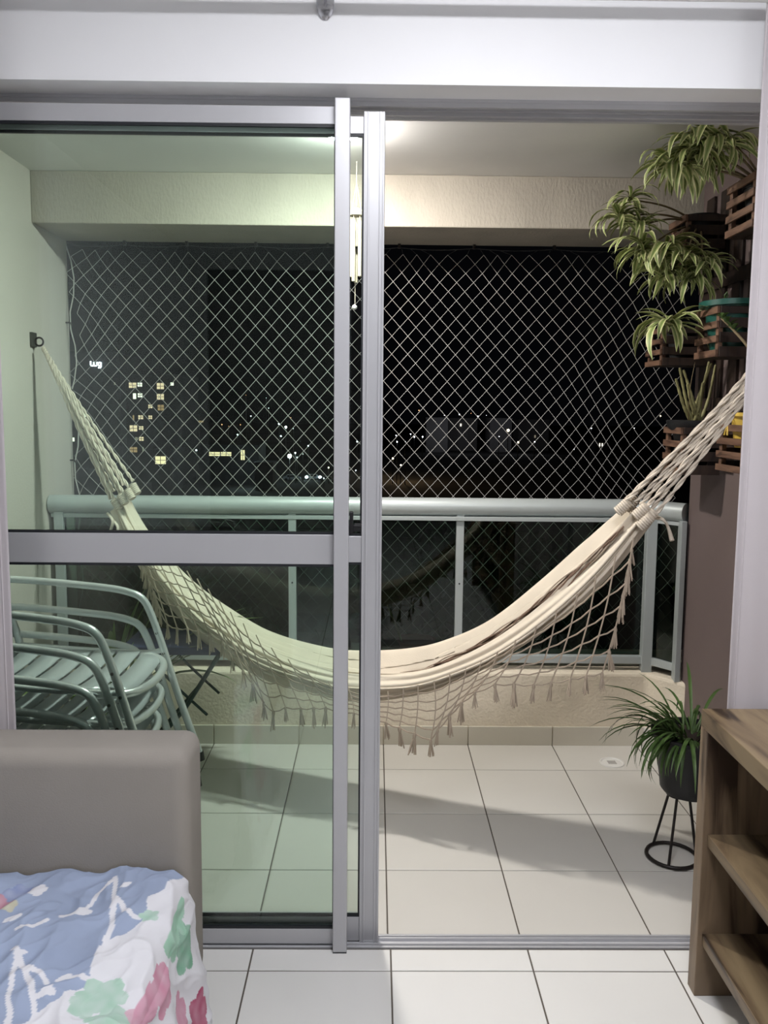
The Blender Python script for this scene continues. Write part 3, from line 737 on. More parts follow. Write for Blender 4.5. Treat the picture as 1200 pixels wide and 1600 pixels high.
# ------------------------------------------------------------------ stacked aluminium chairs
def make_chair():
    c = empty('patio_chair', (0, 0, 0), 'aluminium slatted patio armchair', 'chair', 'stacked aluminium chairs')
    tr = .0125
    for s in (-1, 1):
        y = s*.215
        arm = [(-.40, y*.93, .628), (-.22, y*.98, .618), (0, y, .598), (.085, y, .582), (.125, y, .562), (.15, y, .52), (.185, y, .42), (.245, y, .22), (.318, y*.97, 0.012)]
        MB().tube(smooth_path(arm, 40), tr, 12).build('arm_leg_tube', M_chair, c, smooth=60)
        rear = [(-.40, y*.88, .74), (-.375, y*.93, .66), (-.32, y*.93, .50), (-.29, y*.93, .37), (-.32, y*.95, .2), (-.385, y*.97, .012)]
        MB().tube(smooth_path(rear, 30), tr, 12).build('back_leg_tube', M_chair, c, smooth=60)
        for x, yy in ((.318, y*.97), (-.385, y*.97)): MB().tube([(x-.004, yy, .03), (x, yy, 0.0)], .0145, 10).build('foot_cap', M_plug, c, smooth=40)
        for x, z in ((.176, .445), (.198, .375)): MB().tube([(x, y-s*.012, z), (x, y+s*.0135, z)], .005, 8).build('bolt', M_plug, c)
        MB().tube([(-.29, y*.9, .40), (-.05, y*.92, .385), (.16, y*.93, .378), (.19, y, .385)], tr*.8, 10).build('seat_side_tube', M_chair, c, smooth=60)
    # seat front ring
    ring = [(.10, -.195, .372), (.17, -.185, .370), (.215, -.14, .364), (.235, -.05, .360), (.235, .05, .360), (.215, .14, .364), (.17, .185, .370), (.10, .195, .372)]
    MB().tube(smooth_path(ring, 40), tr, 12).build('seat_front_tube', M_chair, c, smooth=60)
    ring2 = [(.10, -.190, .335), (.175, -.175, .333), (.215, -.12, .328), (.222, 0, .326), (.215, .12, .328), (.175, .175, .333), (.10, .190, .335)]
    top = [(-.38, -.2, .67), (-.40, -.185, .74), (-.415, -.12, .775), (-.42, 0, .782), (-.415, .12, .775), (-.40, .185, .74), (-.38, .2, .67)]
    MB().tube(smooth_path(top, 40), tr, 12).build('back_top_tube', M_chair, c, smooth=60)
    for k in range(6):
        x0 = -.275+k*.082
        hw = .19 if k < 5 else .165
        def fn(u, v, x0=x0, hw=hw):
            x = x0+u*.070; y = lerp(-hw, hw, v); return (x, y, .386-.012*(1-(2*v-1)**2)-.02*max(0, (x-.12)/.1)**2)
        MB().grid(fn, 2, 10).build('seat_slat', M_slat, c, smooth=180, solid=.004)
    for k in range(4):
        z0 = .47+k*.066
        def fn(u, v, z0=z0):
            z = z0+u*.05; y = lerp(-.19, .19, v); return (-.318-(z-.5)*.32-.02*(1-(2*v-1)**2), y, z)
        MB().grid(fn, 2, 10).build('back_slat', M_slat, c, smooth=180, solid=.004)
    return c
lbl = ['aluminium slatted armchair at the bottom of the chair stack behind the glass', 'aluminium slatted armchair, second from the bottom of the chair stack',
       'aluminium slatted armchair, second from the top of the chair stack', 'topmost aluminium slatted armchair of the stack behind the glass']
ch0 = make_chair()
for k in range(4):
    c = ch0 if k == 0 else copy_tree(ch0)
    c['label'] = lbl[k]; c.location = (-.952+.011*k, 2.548, ZB+.008+.0935*k); c.rotation_euler.z = radians(-2)

# ------------------------------------------------------------------ folding stool (navy)
fs = empty('folding_stool', (-.80, 3.25, ZB), 'folding stool with navy seat and dark crossed legs behind the chair stack', 'stool')
def atp(px, py, Y): return at_y(px, py, Y)
a0, a1 = atp(255, 992, 3.30), atp(352, 992, 3.30)
zt = a0.z
MB().grid(lambda u, v: (lerp(-.98, -.60, u), lerp(3.14, 3.42, v), zt-.02+.0-.03*sin(pi*u)*0), 6, 6).build('seat', M_navy, fs, solid=.03)
for y in (3.15, 3.40):
    MB().tube([(-.60, y, zt-.03), (-.74, y+.004, .30), (-1.0, y, ZB+.01)], .009, 10).build('leg', M_green_iron, fs, smooth=60)
    MB().tube([(-.98, y+.018, zt-.03), (-1.0, y+.018, .30), (-1.04, y+.018, ZB+.01)], .009, 10).build('leg', M_green_iron, fs, smooth=60)
    MB().tube([(-.88, y+.01, zt-.06), (-.75, y+.01, .36), (-.655, y+.01, .27)], .006, 8).build('strut', M_green_iron, fs, smooth=60)
for x in (-.60, -.98): MB().tube([(x, 3.14, zt-.03), (x, 3.43, zt-.03)], .009, 10).build('seat_bar', M_green_iron, fs, smooth=60)
MB().tube([(-1.02, 3.15, ZB+.012), (-1.02, 3.41, ZB+.012)], .009, 8).build('foot_bar', M_green_iron, fs, smooth=60)

# ------------------------------------------------------------------ leaves
def leaf_mesh(name, m, ln, wd, droop, fold=.25, var=False, seg=7, rise=.35, twist=0):
    """strap leaf growing along +x, rising then drooping; origin at its base"""
    P = []
    for i in range(seg+1):
        t = i/seg; a = rise-droop*t
        if i == 0: P.append((0, 0, 0))
        else: x, _, z = P[-1]; P.append((x+cos(a)*ln/seg, 0, z+sin(a)*ln/seg))
    mb = MB(); cols = []
    prof = (-1, -.6, 0, .6, 1)
    for i, p in enumerate(P):
        t = i/seg; wv = wd*(.45+.55*sin(min(1, t*1.6)*pi/2))*(1-max(0, (t-.55)/.45)**1.6)*.5+.0004
        a = rise-droop*t; nx, nz = -sin(a), cos(a)
        for q in prof:
            up = fold*wv*abs(q)
            mb.v.append(V((p[0]+nx*up, q*wv, p[2]+nz*up)))
            cols.append((.70, .67, .40, 1) if abs(q) > .9 else ((.10, .16, .035, 1) if abs(q) < .3 else (.33, .37, .14, 1)))
    for i in range(seg):
        for q in range(4): n = i*5+q; mb.f.append((n, n+1, n+6, n+5))
    me = mb.mesh(name, m, smooth=180)
    if var:
        ca = me.color_attributes.new('print', 'FLOAT_COLOR', 'POINT'); ca.data.foreach_set('color', [c for q in cols for c in q])
    return me
VL = [leaf_mesh('leaf', M_varieg, ln, wd, dr_, var=True, rise=ri) for ln, wd, dr_, ri in ((.17, .023, 1.8, .7), (.19, .024, 2.2, .8), (.16, .023, 1.5, .5), (.14, .022, 1.2, .6), (.18, .023, 2.6, .9), (.13, .022, .8, .5))]
SLm = [leaf_mesh('leaf', M_leaf, ln, wd, dr_, rise=ri, seg=8) for ln, wd, dr_, ri in ((.26, .011, 1.7, 1.1), (.30, .012, 2.3, 1.2), (.22, .010, 2.6, .9), (.34, .011, 1.3, 1.25), (.18, .012, 1.0, 1.2))]
M_strap = mat('strap_leaf', (.14, .21, .06, 1), .5, var=.3, vscale=5)
LLm = [leaf_mesh('leaf', M_strap, ln, wd*1.35, dr_, rise=ri, seg=8) for ln, wd, dr_, ri in ((.62, .022, .9, 1.35), (.7, .02, 1.2, 1.3), (.5, .022, 1.7, 1.3), (.55, .018, .5, 1.4))]
def rosette(plant, p, n, meshes, tilt0=-.3, tilt1=.5, sc=1.0, seed=0, az0=0, az1=2*pi):
    r_ = random.Random(seed)
    for k in range(n):
        az = lerp(az0, az1, (k+r_.uniform(-.3, .3))/n)*1.0
        s = sc*r_.uniform(.75, 1.15)
        inst('leaf', r_.choice(meshes), plant, Matrix.Translation(V(p)+V((0, 0, r_.uniform(-.012, .012)))) @ Matrix.Rotation(az, 4, 'Z') @ Matrix.Rotation(r_.uniform(tilt0, tilt1)*-1, 4, 'Y') @ Matrix.Rotation(r_.uniform(-.4, .4), 4, 'X') @ Matrix.Scale(s, 4))

# ------------------------------------------------------------------ trellis and crates on the mauve wall
XW = XR-.001
tl_ = empty('wall_trellis', (XW, 3.0, 1.3), 'dark brown slatted wooden trellis fixed to the mauve wall behind the crates', 'trellis')
for y in (2.52, 2.66, 2.80, 2.94, 3.08, 3.22, 3.36):
    MB().box((XW-.012, y, 1.25), (XW, y+.075, 2.32)).build('upright_board', M_crated, tl_, bevel=.0015)
for z in (1.30, 1.48, 1.72, 1.95, 2.18): MB().box((XW-.024, 2.50, z), (XW-.012, 3.45, z+.05)).build('cross_board', M_crated, tl_, bevel=.0015)
XF = XW-.024
def crate(y0, y1, z0, z1, x0, label):
    c = empty('wooden_crate', ((x0+XF)/2, (y0+y1)/2, z0), label, 'crate', 'wooden crates on the trellis')
    n = 4; H = z1-z0; sh = H/n*.56; t = .009
    for k in range(n):
        za = z0+k*(H-sh)/(n-1)
        MB().box((x0, y0+.004, za), (x0+t, y1-.004, za+sh)).build('slat', M_crate, c, bevel=.001)
        for ya in (y0, y1-t): MB().box((x0+.012, ya, za), (XF-.001, ya+t, za+sh*1.45 if k < n-1 else za+sh)).build('slat', M_crated, c, bevel=.001)  # end slats use near-black wood, their shade put into the colour
    for ya in (y0+t, y1-.022-t): MB().box((x0+t, ya, z0), (x0+t+.016, ya+.022, z1)).build('corner_post', M_crate, c, bevel=.001)
    for k in range(3):
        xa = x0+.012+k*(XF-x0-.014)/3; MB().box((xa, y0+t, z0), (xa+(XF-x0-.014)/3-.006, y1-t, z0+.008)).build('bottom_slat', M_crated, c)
    return c
crate(2.63, 2.84, 2.05, 2.215, 1.16, 'stained wooden crate highest on the trellis, nearest the curtain')
crate(3.20, 3.39, 2.04, 2.215, 1.16, 'wooden crate holding a black pot under the trailing variegated plant')
crate(2.86, 3.06, 1.665, 1.835, 1.16, 'wooden crate under the teal planter')
crate(3.26, 3.445, 1.655, 1.80, 1.105, 'wooden crate behind the hanging variegated rosette, beside the net')
crate(3.145, 3.345, 1.235, 1.415, 1.16, 'wooden crate below the jointed orchid canes')
crate(2.615, 2.82, 1.28, 1.435, 1.16, 'wooden crate under the yellow pot behind the hammock cords')

def pot(c, r0, r1, h, m, par, name='pot', rim=.006, n=24, sx=1, sy=1):
    return MB().lathe([(.0001, 0), (r0, 0), (r1, h*.9), (r1+rim, h*.9), (r1+rim, h), (r1-.004, h), (r1-.006, h*.86), (.0001, h*.86)], c, n, sx, sy).build(name, m, par, smooth=35)

def stem(par, pts, r, m=M_stem, name='stem'):
    return MB().tube(smooth_path(pts, 14), [lerp(r, r*.6, k/14) for k in range(15)], 7).build(name, m, par, smooth=60)
# variegated plant in crate B (black pot), trailing to the left
pB = V((1.25, 3.295, 2.05)); vp = empty('variegated_plant', pB, 'variegated strap-leaf plant in a black pot trailing over the net', 'plant')
pot(pB+V((0, 0, .0)), .055, .072, .175, M_blackpot, vp)
def hubs(plant, base, hub_list, seed0):
    for k, (px, py, Y, n, sc) in enumerate(hub_list):
        h = at_y(px, py, Y)
        stem(plant, [base, lerp(base, h, .5)+V((0, 0, .02)), h], .0045)
        rosette(plant, h, n, VL, -.5, .5, sc, seed0+k)
hubs(vp, pB+V((0, 0, .15)), [(968, 338, 3.14, 34, .85), (985, 312, 3.2, 20, .8), (1000, 352, 3.16, 22, .85), (1005, 392, 3.05, 34, .95), (1040, 392, 3.02, 36, .98), (1072, 402, 3.0, 34, .95), (1098, 415, 3.0, 18, .85), (1035, 428, 3.1, 28, .95), (1075, 435, 3.08, 26, .95)], 11)
# variegated plant in crate A (top)
pA = V((1.245, 2.735, 2.062)); vq = empty('variegated_plant', pA, 'variegated strap-leaf plant spilling from the highest crate near the ceiling', 'plant')
pot(pA, .05, .066, .14, M_blackpot, vq)
hubs(vq, pA+V((0, 0, .13)), [(1055, 262, 2.78, 36, .9), (1080, 232, 2.72, 34, .92), (1112, 215, 2.68, 32, .92), (1138, 222, 2.66, 24, .85), (1075, 255, 2.8, 30, .92), (1105, 245, 2.76, 30, .95), (1030, 240, 2.95, 7, .6)], 41)
# variegated plant in crate D
pD = V((1.225, 3.35, 1.665)); vr = empty('variegated_plant', pD, 'single variegated rosette hanging from the crate beside the net', 'plant')
pot(pD, .045, .058, .12, M_blackpot, vr)
hubs(vr, pD+V((0, 0, .11)), [(1046, 506, 3.05, 26, 1.15)], 77)
bl_ = leaf_mesh('leaf', M_leaf, .13, .06, .8, rise=.9)
for a, s in ((2.5, 1.0), (3.3, .9), (4.0, 1.0), (5.2, .8)): inst('leaf', bl_, vr, Matrix.Translation(pD+V((-.06, -.05, .11))) @ Matrix.Rotation(a, 4, 'Z') @ Matrix.Scale(s, 4))
# teal planter in crate C with succulent sprig
pC = V((1.24, 2.955, 1.675)); tp = empty('planter', pC, 'teal oval plastic planter with a wide rim on a wooden crate', 'planter')
pot(pC, .055, .082, .185, M_teal, tp, rim=.018, n=32, sx=1.0, sy=1.15)
MB().tube([V((1.20, 2.90, 1.862)), V((1.195, 2.895, 1.875)), V((1.20, 2.89, 1.885)), V((1.206, 2.895, 1.875)), V((1.20, 2.90, 1.862))], .003, 6).build('wire_loop', M_leaf, tp)
sg = empty('succulent_plant', V((1.24, 2.70, 1.66)), 'succulent sprig with small round green leaves leaning out by the curtain', 'plant')
s0 = at_y(1172, 548, 2.66); s1 = at_y(1150, 520, 2.70); s2_ = at_y(1127, 497, 2.74)
pot(V((1.25, 2.70, 1.50)), .035, .048, .09, M_terra, sg)
stem(sg, [V((1.25, 2.70, 1.58)), s0, s1, s2_], .006)
ov = leaf_mesh('leaf', M_leaf, .034, .018, .6, fold=.5, rise=.6, seg=5)
for k in range(12): inst('leaf', ov, sg, Matrix.Translation(lerp(s1, s2_, k/11)) @ Matrix.Rotation(k*2.4, 4, 'Z') @ Matrix.Rotation(-.4, 4, 'Y'))
# orchid canes in crate E
pE = V((1.245, 3.245, 1.245)); oc = empty('orchid_plant', pE, 'jointed bare orchid canes in a black bowl on a wooden crate', 'plant')
MB().lathe([(.0001, 0), (.05, 0), (.078, .15), (.10, .172), (.105, .195), (.098, .198), (.088, .18), (.0001, .175)], pE, 28).build('bowl', M_blackpot, oc, smooth=40)
MB().lathe([(.0001, .186), (.085, .184)], pE, 20).build('soil', M_soil, oc)
for k, (px, py, Y) in enumerate(((1062,575,3.18),(1056,592,3.15),(1074,600,3.14),(1108,565,3.22),(1112,568,3.18),(1118,570,3.26),(1098,598,3.15),(1068,578,3.2))):
    e = at_y(px, py, Y); b0 = pE+V((rnd.uniform(-.03, .03), rnd.uniform(-.03, .03), .18)); mid = lerp(b0, e, .5)+V((rnd.uniform(-.01, .01), 0, -.012)); P_, R_ = [], []
    for i in range(25):
        t = i/24; P_.append(V(cr([tuple(b0), tuple(mid), tuple(e)], t))); R_.append((.0075 if i % 4 else .0058)*(1-.35*t))
    MB().tube(P_, R_, 7).build('cane', M_cane, oc, smooth=60)
for px, py in ((1090, 560), (1062, 655-10)):
    pass
stem(oc, [pE+V((-.03, -.02, .18)), at_y(1078, 610, 3.12), at_y(1086, 566, 3.12)], .0018)
# yellow pot in crate F
pF = V((1.235, 2.715, 1.30)); yp = empty('flower_pot', pF, 'yellow plastic pot on a crate, partly behind the lilac curtain', 'pot')
pot(pF+V((0, 0, .06)), .052, .068, .115, M_yellow, yp, rim=.01)
MB().lathe([(.0001, .16), (.06, .16)], pF, 20).build('soil', M_soil, yp)
bw = MB()
for s in (-1, 1): bw.tube(smooth_path([pF+V((-.072, .02, .155)), pF+V((-.082, .02+s*.022, .165)), pF+V((-.08, .02+s*.026, .145)), pF+V((-.072, .02, .152)), pF+V((-.078, .02+s*.012, .10))], 16), .0028, 6)
bw.build('tied_bow', M_yellow, yp, smooth=60)

# ------------------------------------------------------------------ plant on iron stand
PS = V((1.01, 2.64, ZB)); z_t = .20
ps = empty('plant_stand', PS, 'black iron rod plant stand with a ring base on the balcony tiles', 'plant stand')
circ = lambda r, z, n=28: [PS+V((cos(2*pi*k/n)*r+(.012 if z > .1 else 0), sin(2*pi*k/n)*r, z)) for k in range(n)]
MB().tube(circ(.082, .008), .0065, 8, closed=True).build('base_ring', M_iron, ps, smooth=60)
MB().tube(circ(.036, .226), .005, 8, closed=True).build('top_ring', M_iron, ps, smooth=60)
for a in (radians(118), radians(243), radians(0)):
    MB().tube([PS+V((cos(a)*.082, sin(a)*.082, .008)), PS+V((.012+cos(a)*.036, sin(a)*.036, .226))], .0048, 8).build('rod', M_iron, ps, smooth=60)
pp = PS+V((.05, .01, .2315)); sp = empty('grass_plant', pp, 'grassy narrow-leaved plant in a black tapered pot on the iron stand', 'plant')
MB().lathe([(.0001, 0), (.085, 0), (.094, .012), (.096, .03), (.10, .06), (.122, .19), (.13, .192), (.13, .206), (.118, .206), (.115, .18), (.0001, .175)], pp, 32).build('pot', M_blackpot, sp, smooth=35)
MB().lathe([(.0001, .19), (.114, .185)], pp, 20).build('soil', M_soil, sp)
r_ = random.Random(5)
for k in range(135):
    az = r_.uniform(0, 2*pi) if k % 3 else r_.uniform(2.2, 4.2)
    rr = sqrt(r_.random())*.075
    p = pp+V((cos(az)*rr, sin(az)*rr, .18))
    inst('leaf', r_.choice(SLm), sp, Matrix.Translation(p) @ Matrix.Rotation(az+r_.uniform(-.5, .5), 4, 'Z') @ Matrix.Rotation(-r_.uniform(-.5, .25), 4, 'Y') @ Matrix.Scale(r_.uniform(.65, 1.05), 4))
# floor drain
dr = empty('floor_drain', at_z(956, 1192, ZB), 'round white floor drain set in the balcony tiles', 'drain')
dc = at_z(956, 1192, ZB); dc.z = ZB
MB().lathe([(.052, 0), (.051, .004), (.046, .005), (.043, .002), (.042, .0005)], dc, 32).build('rim', M_white, dr, smooth=40)
MB().lathe([(.0001, .0025), (.026, .0025), (.030, .0015), (.036, .002), (.041, .001)], dc, 32).build('grate', M_white, dr, smooth=40)
for k in range(4):
    a = k*pi/4; MB().box((dc.x-.018, dc.y-.0018+.009*(k-1.5), dc.z+.0024), (dc.x+.018, dc.y+.0018+.009*(k-1.5), dc.z+.0028)).build('slot', M_grout, dr)

# ------------------------------------------------------------------ plants behind the chairs and on the ledge
lp = V((-1.08, 3.34, ZB)); lg = empty('strap_leaf_plant', lp, 'tall strap-leaved green plant in a black pot behind the stacked chairs', 'plant')
pot(lp, .10, .13, .26, M_blackpot, lg)
for k in range(30):
    az = r_.uniform(-2.2, .25); rr = r_.random()*.07
    inst('leaf', r_.choice(LLm), lg, Matrix.Translation(lp+V((cos(az)*rr, sin(az)*rr, .24))) @ Matrix.Rotation(az, 4, 'Z') @ Matrix.Rotation(-r_.uniform(-.25, .12), 4, 'Y') @ Matrix.Scale(r_.uniform(.75, 1.15), 4))
e0 = at_y(500, 1012, 3.83); sp2 = empty('ledge_plant', (e0.x, 3.83, .31), 'small leafy plant in a dark pot on the ledge behind the railing glass', 'plant')
pot(V((e0.x, 3.83, .31)), .035, .045, .08, M_blackpot, sp2)
for k in range(14): inst('leaf', r_.choice(SLm), sp2, Matrix.Translation(V((e0.x, 3.83, .37))) @ Matrix.Rotation(k*2.4, 4, 'Z') @ Matrix.Rotation(-r_.uniform(-.1, .25), 4, 'Y') @ Matrix.Scale(r_.uniform(.5, .75), 4))
e1 = at_y(650, 1010, 3.82); rp = empty('ledge_pot', (e1.x, 3.82, .31), 'terracotta bowl with a bare twig on the ledge behind the railing glass', 'pot')
pot(V((e1.x, 3.82, .31)), .06, .085, .085, M_terra, rp, rim=.008)
stem(rp, [V((e1.x-.07, 3.80, .38)), at_y(625, 995, 3.80), at_y(616, 972, 3.80), at_y(605, 945, 3.80)], .006, M_cane, 'twig')
e2 = at_y(556, 1010, 3.82)
tb_ = empty('teal_tin', (e2.x, 3.82, .31), 'small teal tin on the ledge seen through the door gap', 'tin')
MB().lathe([(.0001, 0), (.022, 0), (.022, .085), (.024, .085), (.024, .092), (.0001, .092)], (e2.x, 3.82, .31), 20).build('can', M_teal, tb_, smooth=35)
MB().lathe([(.0225, .02), (.0228, .02), (.0228, .07), (.0225, .07)], (e2.x, 3.82, .31), 20).build('label_band', M_white, tb_)

# ------------------------------------------------------------------ wind chime seen in the slit
wc = at_y(557, 330, 3.4); cx_ = wc.x; ch = empty('wind_chime', (cx_, 3.4, CE), 'cream wind chime hanging from the balcony ceiling in the door gap', 'wind chime')
tz = wc.z
MB().tube([(cx_, 3.4, CE), (cx_, 3.4, tz+.02)], .0018, 6).build('string', M_cotton, ch)
for dx in (-.018, .018): MB().tube([(cx_, 3.4, tz+.11), (cx_+dx, 3.4, tz+.01)], .0012, 5).build('string', M_cotton, ch)
MB().lathe([(.0001, .012), (.018, .01), (.030, -.004), (.030, -.018), (.0001, -.02)], (cx_, 3.4, tz), 16).build('cap', M_cream, ch, smooth=40)
for k in range(5):
    a = k*2*pi/5+.4; x, y = cx_+cos(a)*.021, 3.4+sin(a)*.021; z1 = tz-.04; z0 = tz-.255-.02*(k % 2)
    MB().tube([(x, y, tz-.015), (x, y, z1)], .001, 4).build('string', M_cotton, ch)
    MB().tube([(x, y, z1), (x, y, z0)], .0075, 10).build('chime_tube', M_cream, ch, smooth=40)
MB().tube([(cx_-.004, 3.4, tz-.02), (cx_-.004, 3.4, tz-.37)], .0009, 4).build('string', M_cotton, ch)
MB().lathe([(.0001, -.012), (.009, -.006), (.011, 0), (.009, .006), (.0001, .012)], (cx_-.006, 3.4, tz-.375), 12).build('clapper', M_white, ch, smooth=60)
MB().lathe([(.016, -.002), (.018, 0), (.016, .002)], (cx_-.002, 3.4, tz-.14), 14).build('striker', M_plug, ch)

# ------------------------------------------------------------------ night city
GZ = -16.0
M_asph = mat('night_ground', (.06, .06, .06, 1), .95, var=.4, vscale=.05)
tag(MB().quad((-400, 30, GZ), (400, 30, GZ), (400, 900, GZ), (-400, 900, GZ)).build('ground', M_asph), 'dark city ground far below the balcony', 'ground', kind='structure')
M_bld = mat('dark_facade', (.05, .05, .055, 1), .9, var=.2, vscale=.2)
M_bld2 = mat('pale_facade', (.42, .42, .43, 1), .9)
EW = {'warm': emit_mat('warm_window', (1, .72, .46, 1), 1.1), 'pale': emit_mat('pale_window', (1, .93, .75, 1), 1.6), 'dim': emit_mat('dim_window', (1, .62, .30, 1), .42), 'yel': emit_mat('yellow_window', (1, .78, .46, 1), 1.4),
      'faint': emit_mat('faint_window', (.9, .8, .6, 1), .25)}
M_mull = mat('window_bar', (.05, .045, .04, 1), .8)
def building(x0, x1, ytop, Y, depth, label, wins, m=M_bld, ybot=None):
    a = at_y(x0, ytop, Y); b = at_y(x1, ytop, Y)
    o = empty('building', ((a.x+b.x)/2, Y, GZ), label, 'building')
    MB().box((a.x, Y, GZ), (b.x, Y+depth, a.z)).build('body', m, o)
    MB().box((a.x-.2, Y-.2, a.z), (b.x+.2, Y+depth+.2, a.z+.5)).build('parapet', m, o)
    for (px, py, wpx, hpx, k) in wins:
        p = at_y(px, py, Y); s = Y/FPX; w_, h_ = wpx*s/2, hpx*s/2
        W_ = MB().box((p.x-w_, Y-.12, p.z-h_), (p.x+w_, Y+.02, p.z+h_)).build('window', EW[k], o)
        if wpx > 5: MB().box((p.x-.05, Y-.16, p.z-h_), (p.x+.05, Y-.1, p.z+h_)).build('mullion', M_mull, W_)
        if wpx > 5 and hpx > 5: MB().box((p.x-w_, Y-.16, p.z-.05), (p.x+w_, Y-.1, p.z+.05)).build('mullion', M_mull, W_)
    return o
z7 = lambda L_: [(120+x/3, 540+y/3, a/3, b/3, k) for x, y, a, b, k in L_]
building(196, 282, 588, 190, 18, 'dark apartment tower with scattered warm lit windows', z7([(262,186,34,24,'warm'),(296,183,20,18,'pale'),(392,190,32,28,'warm'),(447,180,14,14,'pale'),(271,237,14,26,'pale'),(297,233,20,18,'pale'),(392,240,32,26,'warm'),
    (345,285,18,16,'warm'),(394,291,28,26,'dim'),(266,338,6,24,'dim'),(300,336,22,18,'warm'),(345,336,16,16,'warm'),(266,388,34,28,'warm'),(302,386,20,16,'warm'),(303,437,20,18,'warm'),(280,436,12,14,'faint'),(266,488,34,24,'dim'),(311,486,6,20,'faint')]))
sgb = building(100, 186, 552, 230, 20, 'dark block with small white-violet illuminated letters on its facade', z7([(41,326,14,16,'pale'),(24,326,5,10,'faint'),(-18,440,14,18,'pale'),(178,178,5,12,'faint')]))
building(236, 270, 706, 168, 10, 'low house with one bright yellow window below the tower', z7([(393,537,48,36,'yel')]))
building(318, 404, 698, 185, 12, 'long low building with a row of yellow lit windows', z7([(646,508,50,18,'yel'),(700,508,48,18,'yel'),(778,513,18,46,'yel')]))
building(398, 426, 726, 172, 6, 'small pale blue-grey building lit by a street lamp', [], mat('blue_grey_facade', (.17, .185, .21, 1), .9))
building(285, 312, 650, 260, 12, 'dark distant house with a faint orange window', z7([(515,240,5,14,'faint'),(582,356,24,8,'dim')]))
building(666, 700, 654, 330, 14, 'low grey building at the left of the far row', [], M_bld2)
building(700, 746, 655, 345, 14, 'wide pale grey building in the far row', [(720, 664, 2, 4, 'pale')], M_bld2)
building(766, 800, 655, 335, 14, 'pale grey building beside the bright far lamp', [], M_bld2)
building(802, 858, 657, 350, 14, 'grey building at the right of the far row', [(836, 682, 2, 4, 'faint')], M_bld2)
building(930, 950, 690, 300, 8, 'tiny dark house with twin white windows at right', [(937, 695, 1.6, 5, 'pale'), (941, 695, 1.6, 5, 'pale')])
# illuminated sign letters (strokes)
sg_ = sgb
M_sign = emit_mat('sign_glow', (.93, .86, 1, 1), 3.0)
def sp_(L_, nm):
    P_ = [at_y(120+x/20, 550+y/20, 229.3) for x, y in L_]; MB().tube(P_, .23, 6).build(nm, M_sign, sg_, smooth=60)
sp_([(432,285),(434,395),(450,425),(500,430),(530,410),(535,315)], 'letter'); sp_([(535,400),(560,430),(605,430),(632,405),(638,312)], 'letter')
sp_([(755,322),(755,460),(735,488),(670,490)], 'letter'); sp_([(755,345),(715,325),(675,345),(665,385),(680,420),(715,432),(755,410)], 'letter')
# street lamps and distant lights
LAMP = {'w': ((.85, .93, 1, 1), 14), 'W': ((.9, .95, 1, 1), 40), 'o': ((1, .45, .2, 1), 3.5), 'y': ((1, .85, .55, 1), 14), 'd': ((.9, .95, 1, 1), 4)}
LM = {k: emit_mat('lamp_glow_'+n, *v) for (k, v), n in zip(LAMP.items(), ('white', 'bright', 'orange', 'yellow', 'dim'))}
lights = [(120+x/3, 540+y/3, r_, k) for x, y, r_, k in ((997,518,4.0,'W'),(980,382,2.2,'W'),(948,367,1.5,'w'),(957,424,1.3,'w'),(1085,470,1.2,'w'),(1024,503,1.6,'w'),(899,293,.9,'d'),(816,330,1.0,'w'),(753,417,1.1,'w'),(560,490,1.5,'w'),
    (680,370,1.1,'o'),(767,371,.9,'o'),(712,378,.6,'o'),(1015,389,.7,'d'),(1032,524,1.0,'w'),(1060,508,.7,'d'),(1158,622,1.0,'w'),(1180,572,1.2,'y'),(888,245,.6,'d'),(793,232,.6,'o'),(1003,338,.7,'o'))]
lights += [(590+x/3.871, 620+y/3.871, r_, k) for x, y, r_, k in ((118,272,1.3,'w'),(112,233,1.0,'w'),(200,225,1.1,'w'),(222,243,1.3,'w'),(272,242,1.3,'w'),(168,272,.8,'d'),(92,373,1.6,'y'),(140,413,1.4,'y'),(250,82,1.0,'o'),
    (495,107,.9,'w'),(607,118,.9,'w'),(404,112,.7,'d'),(658,112,.5,'d'),(790,203,2.6,'y'),(850,275,1.6,'y'),(950,272,1.1,'w'),(735,240,.9,'d'),(565,100,.5,'o'))]
lights += [(924,669,1.0,'w'),(991,669,.9,'w'),(1032,650,1.1,'y'),(558,690,1.2,'w'),(556,735,1.0,'w'),(897,702,.6,'d'),(132,648,.01,'d')]
M_pole = mat('lamp_pole', (.10, .10, .10, 1), .7)
ORD = 'first second third fourth fifth sixth seventh eighth ninth tenth eleventh twelfth thirteenth fourteenth fifteenth sixteenth seventeenth eighteenth nineteenth twentieth twenty-first twenty-second twenty-third twenty-fourth'.split()
for k, (px, py, rp_, kk) in enumerate(lights):
    if rp_ < .05: continue
    Y = 190 if py > 690 else (260 if py > 660 else 420)
    if py > 745: Y = 175
    p = at_y(px, py, Y); s = Y/FPX*rp_*.8
    kn = {'w': 'white', 'W': 'bright white', 'o': 'orange', 'y': 'yellowish', 'd': 'dim white'}[kk]
    same = sorted(q[0] for q in lights if q[3] == kk and q[2] > .05); rk = same.index(px)
    o = empty('street_lamp', (p.x, Y, GZ), '%s street lamp, %s from the left among the distant %s lamps' % (kn, ORD[rk], kn), 'street lamp', 'distant %s street lamps' % kn)
    MB().lathe([(.0001, -s), (s*.7, -s*.7), (s, 0), (s*.7, s*.7), (.0001, s)], p, 8).build('lamp_head', LM[kk], o)
    if p.z > GZ+1: MB().box((p.x-.09, Y+s*.6, GZ), (p.x+.09, Y+s*.6+.18, p.z+s*.4)).build('pole', M_pole, o)
def plight(name, loc, col, e, r=.3):
    l = bpy.data.lights.new(name, 'POINT'); l.color = col; l.energy = e; l.shadow_soft_size = r
    o = bpy.data.objects.new(name, l); COL.objects.link(o); o.location = loc; return o
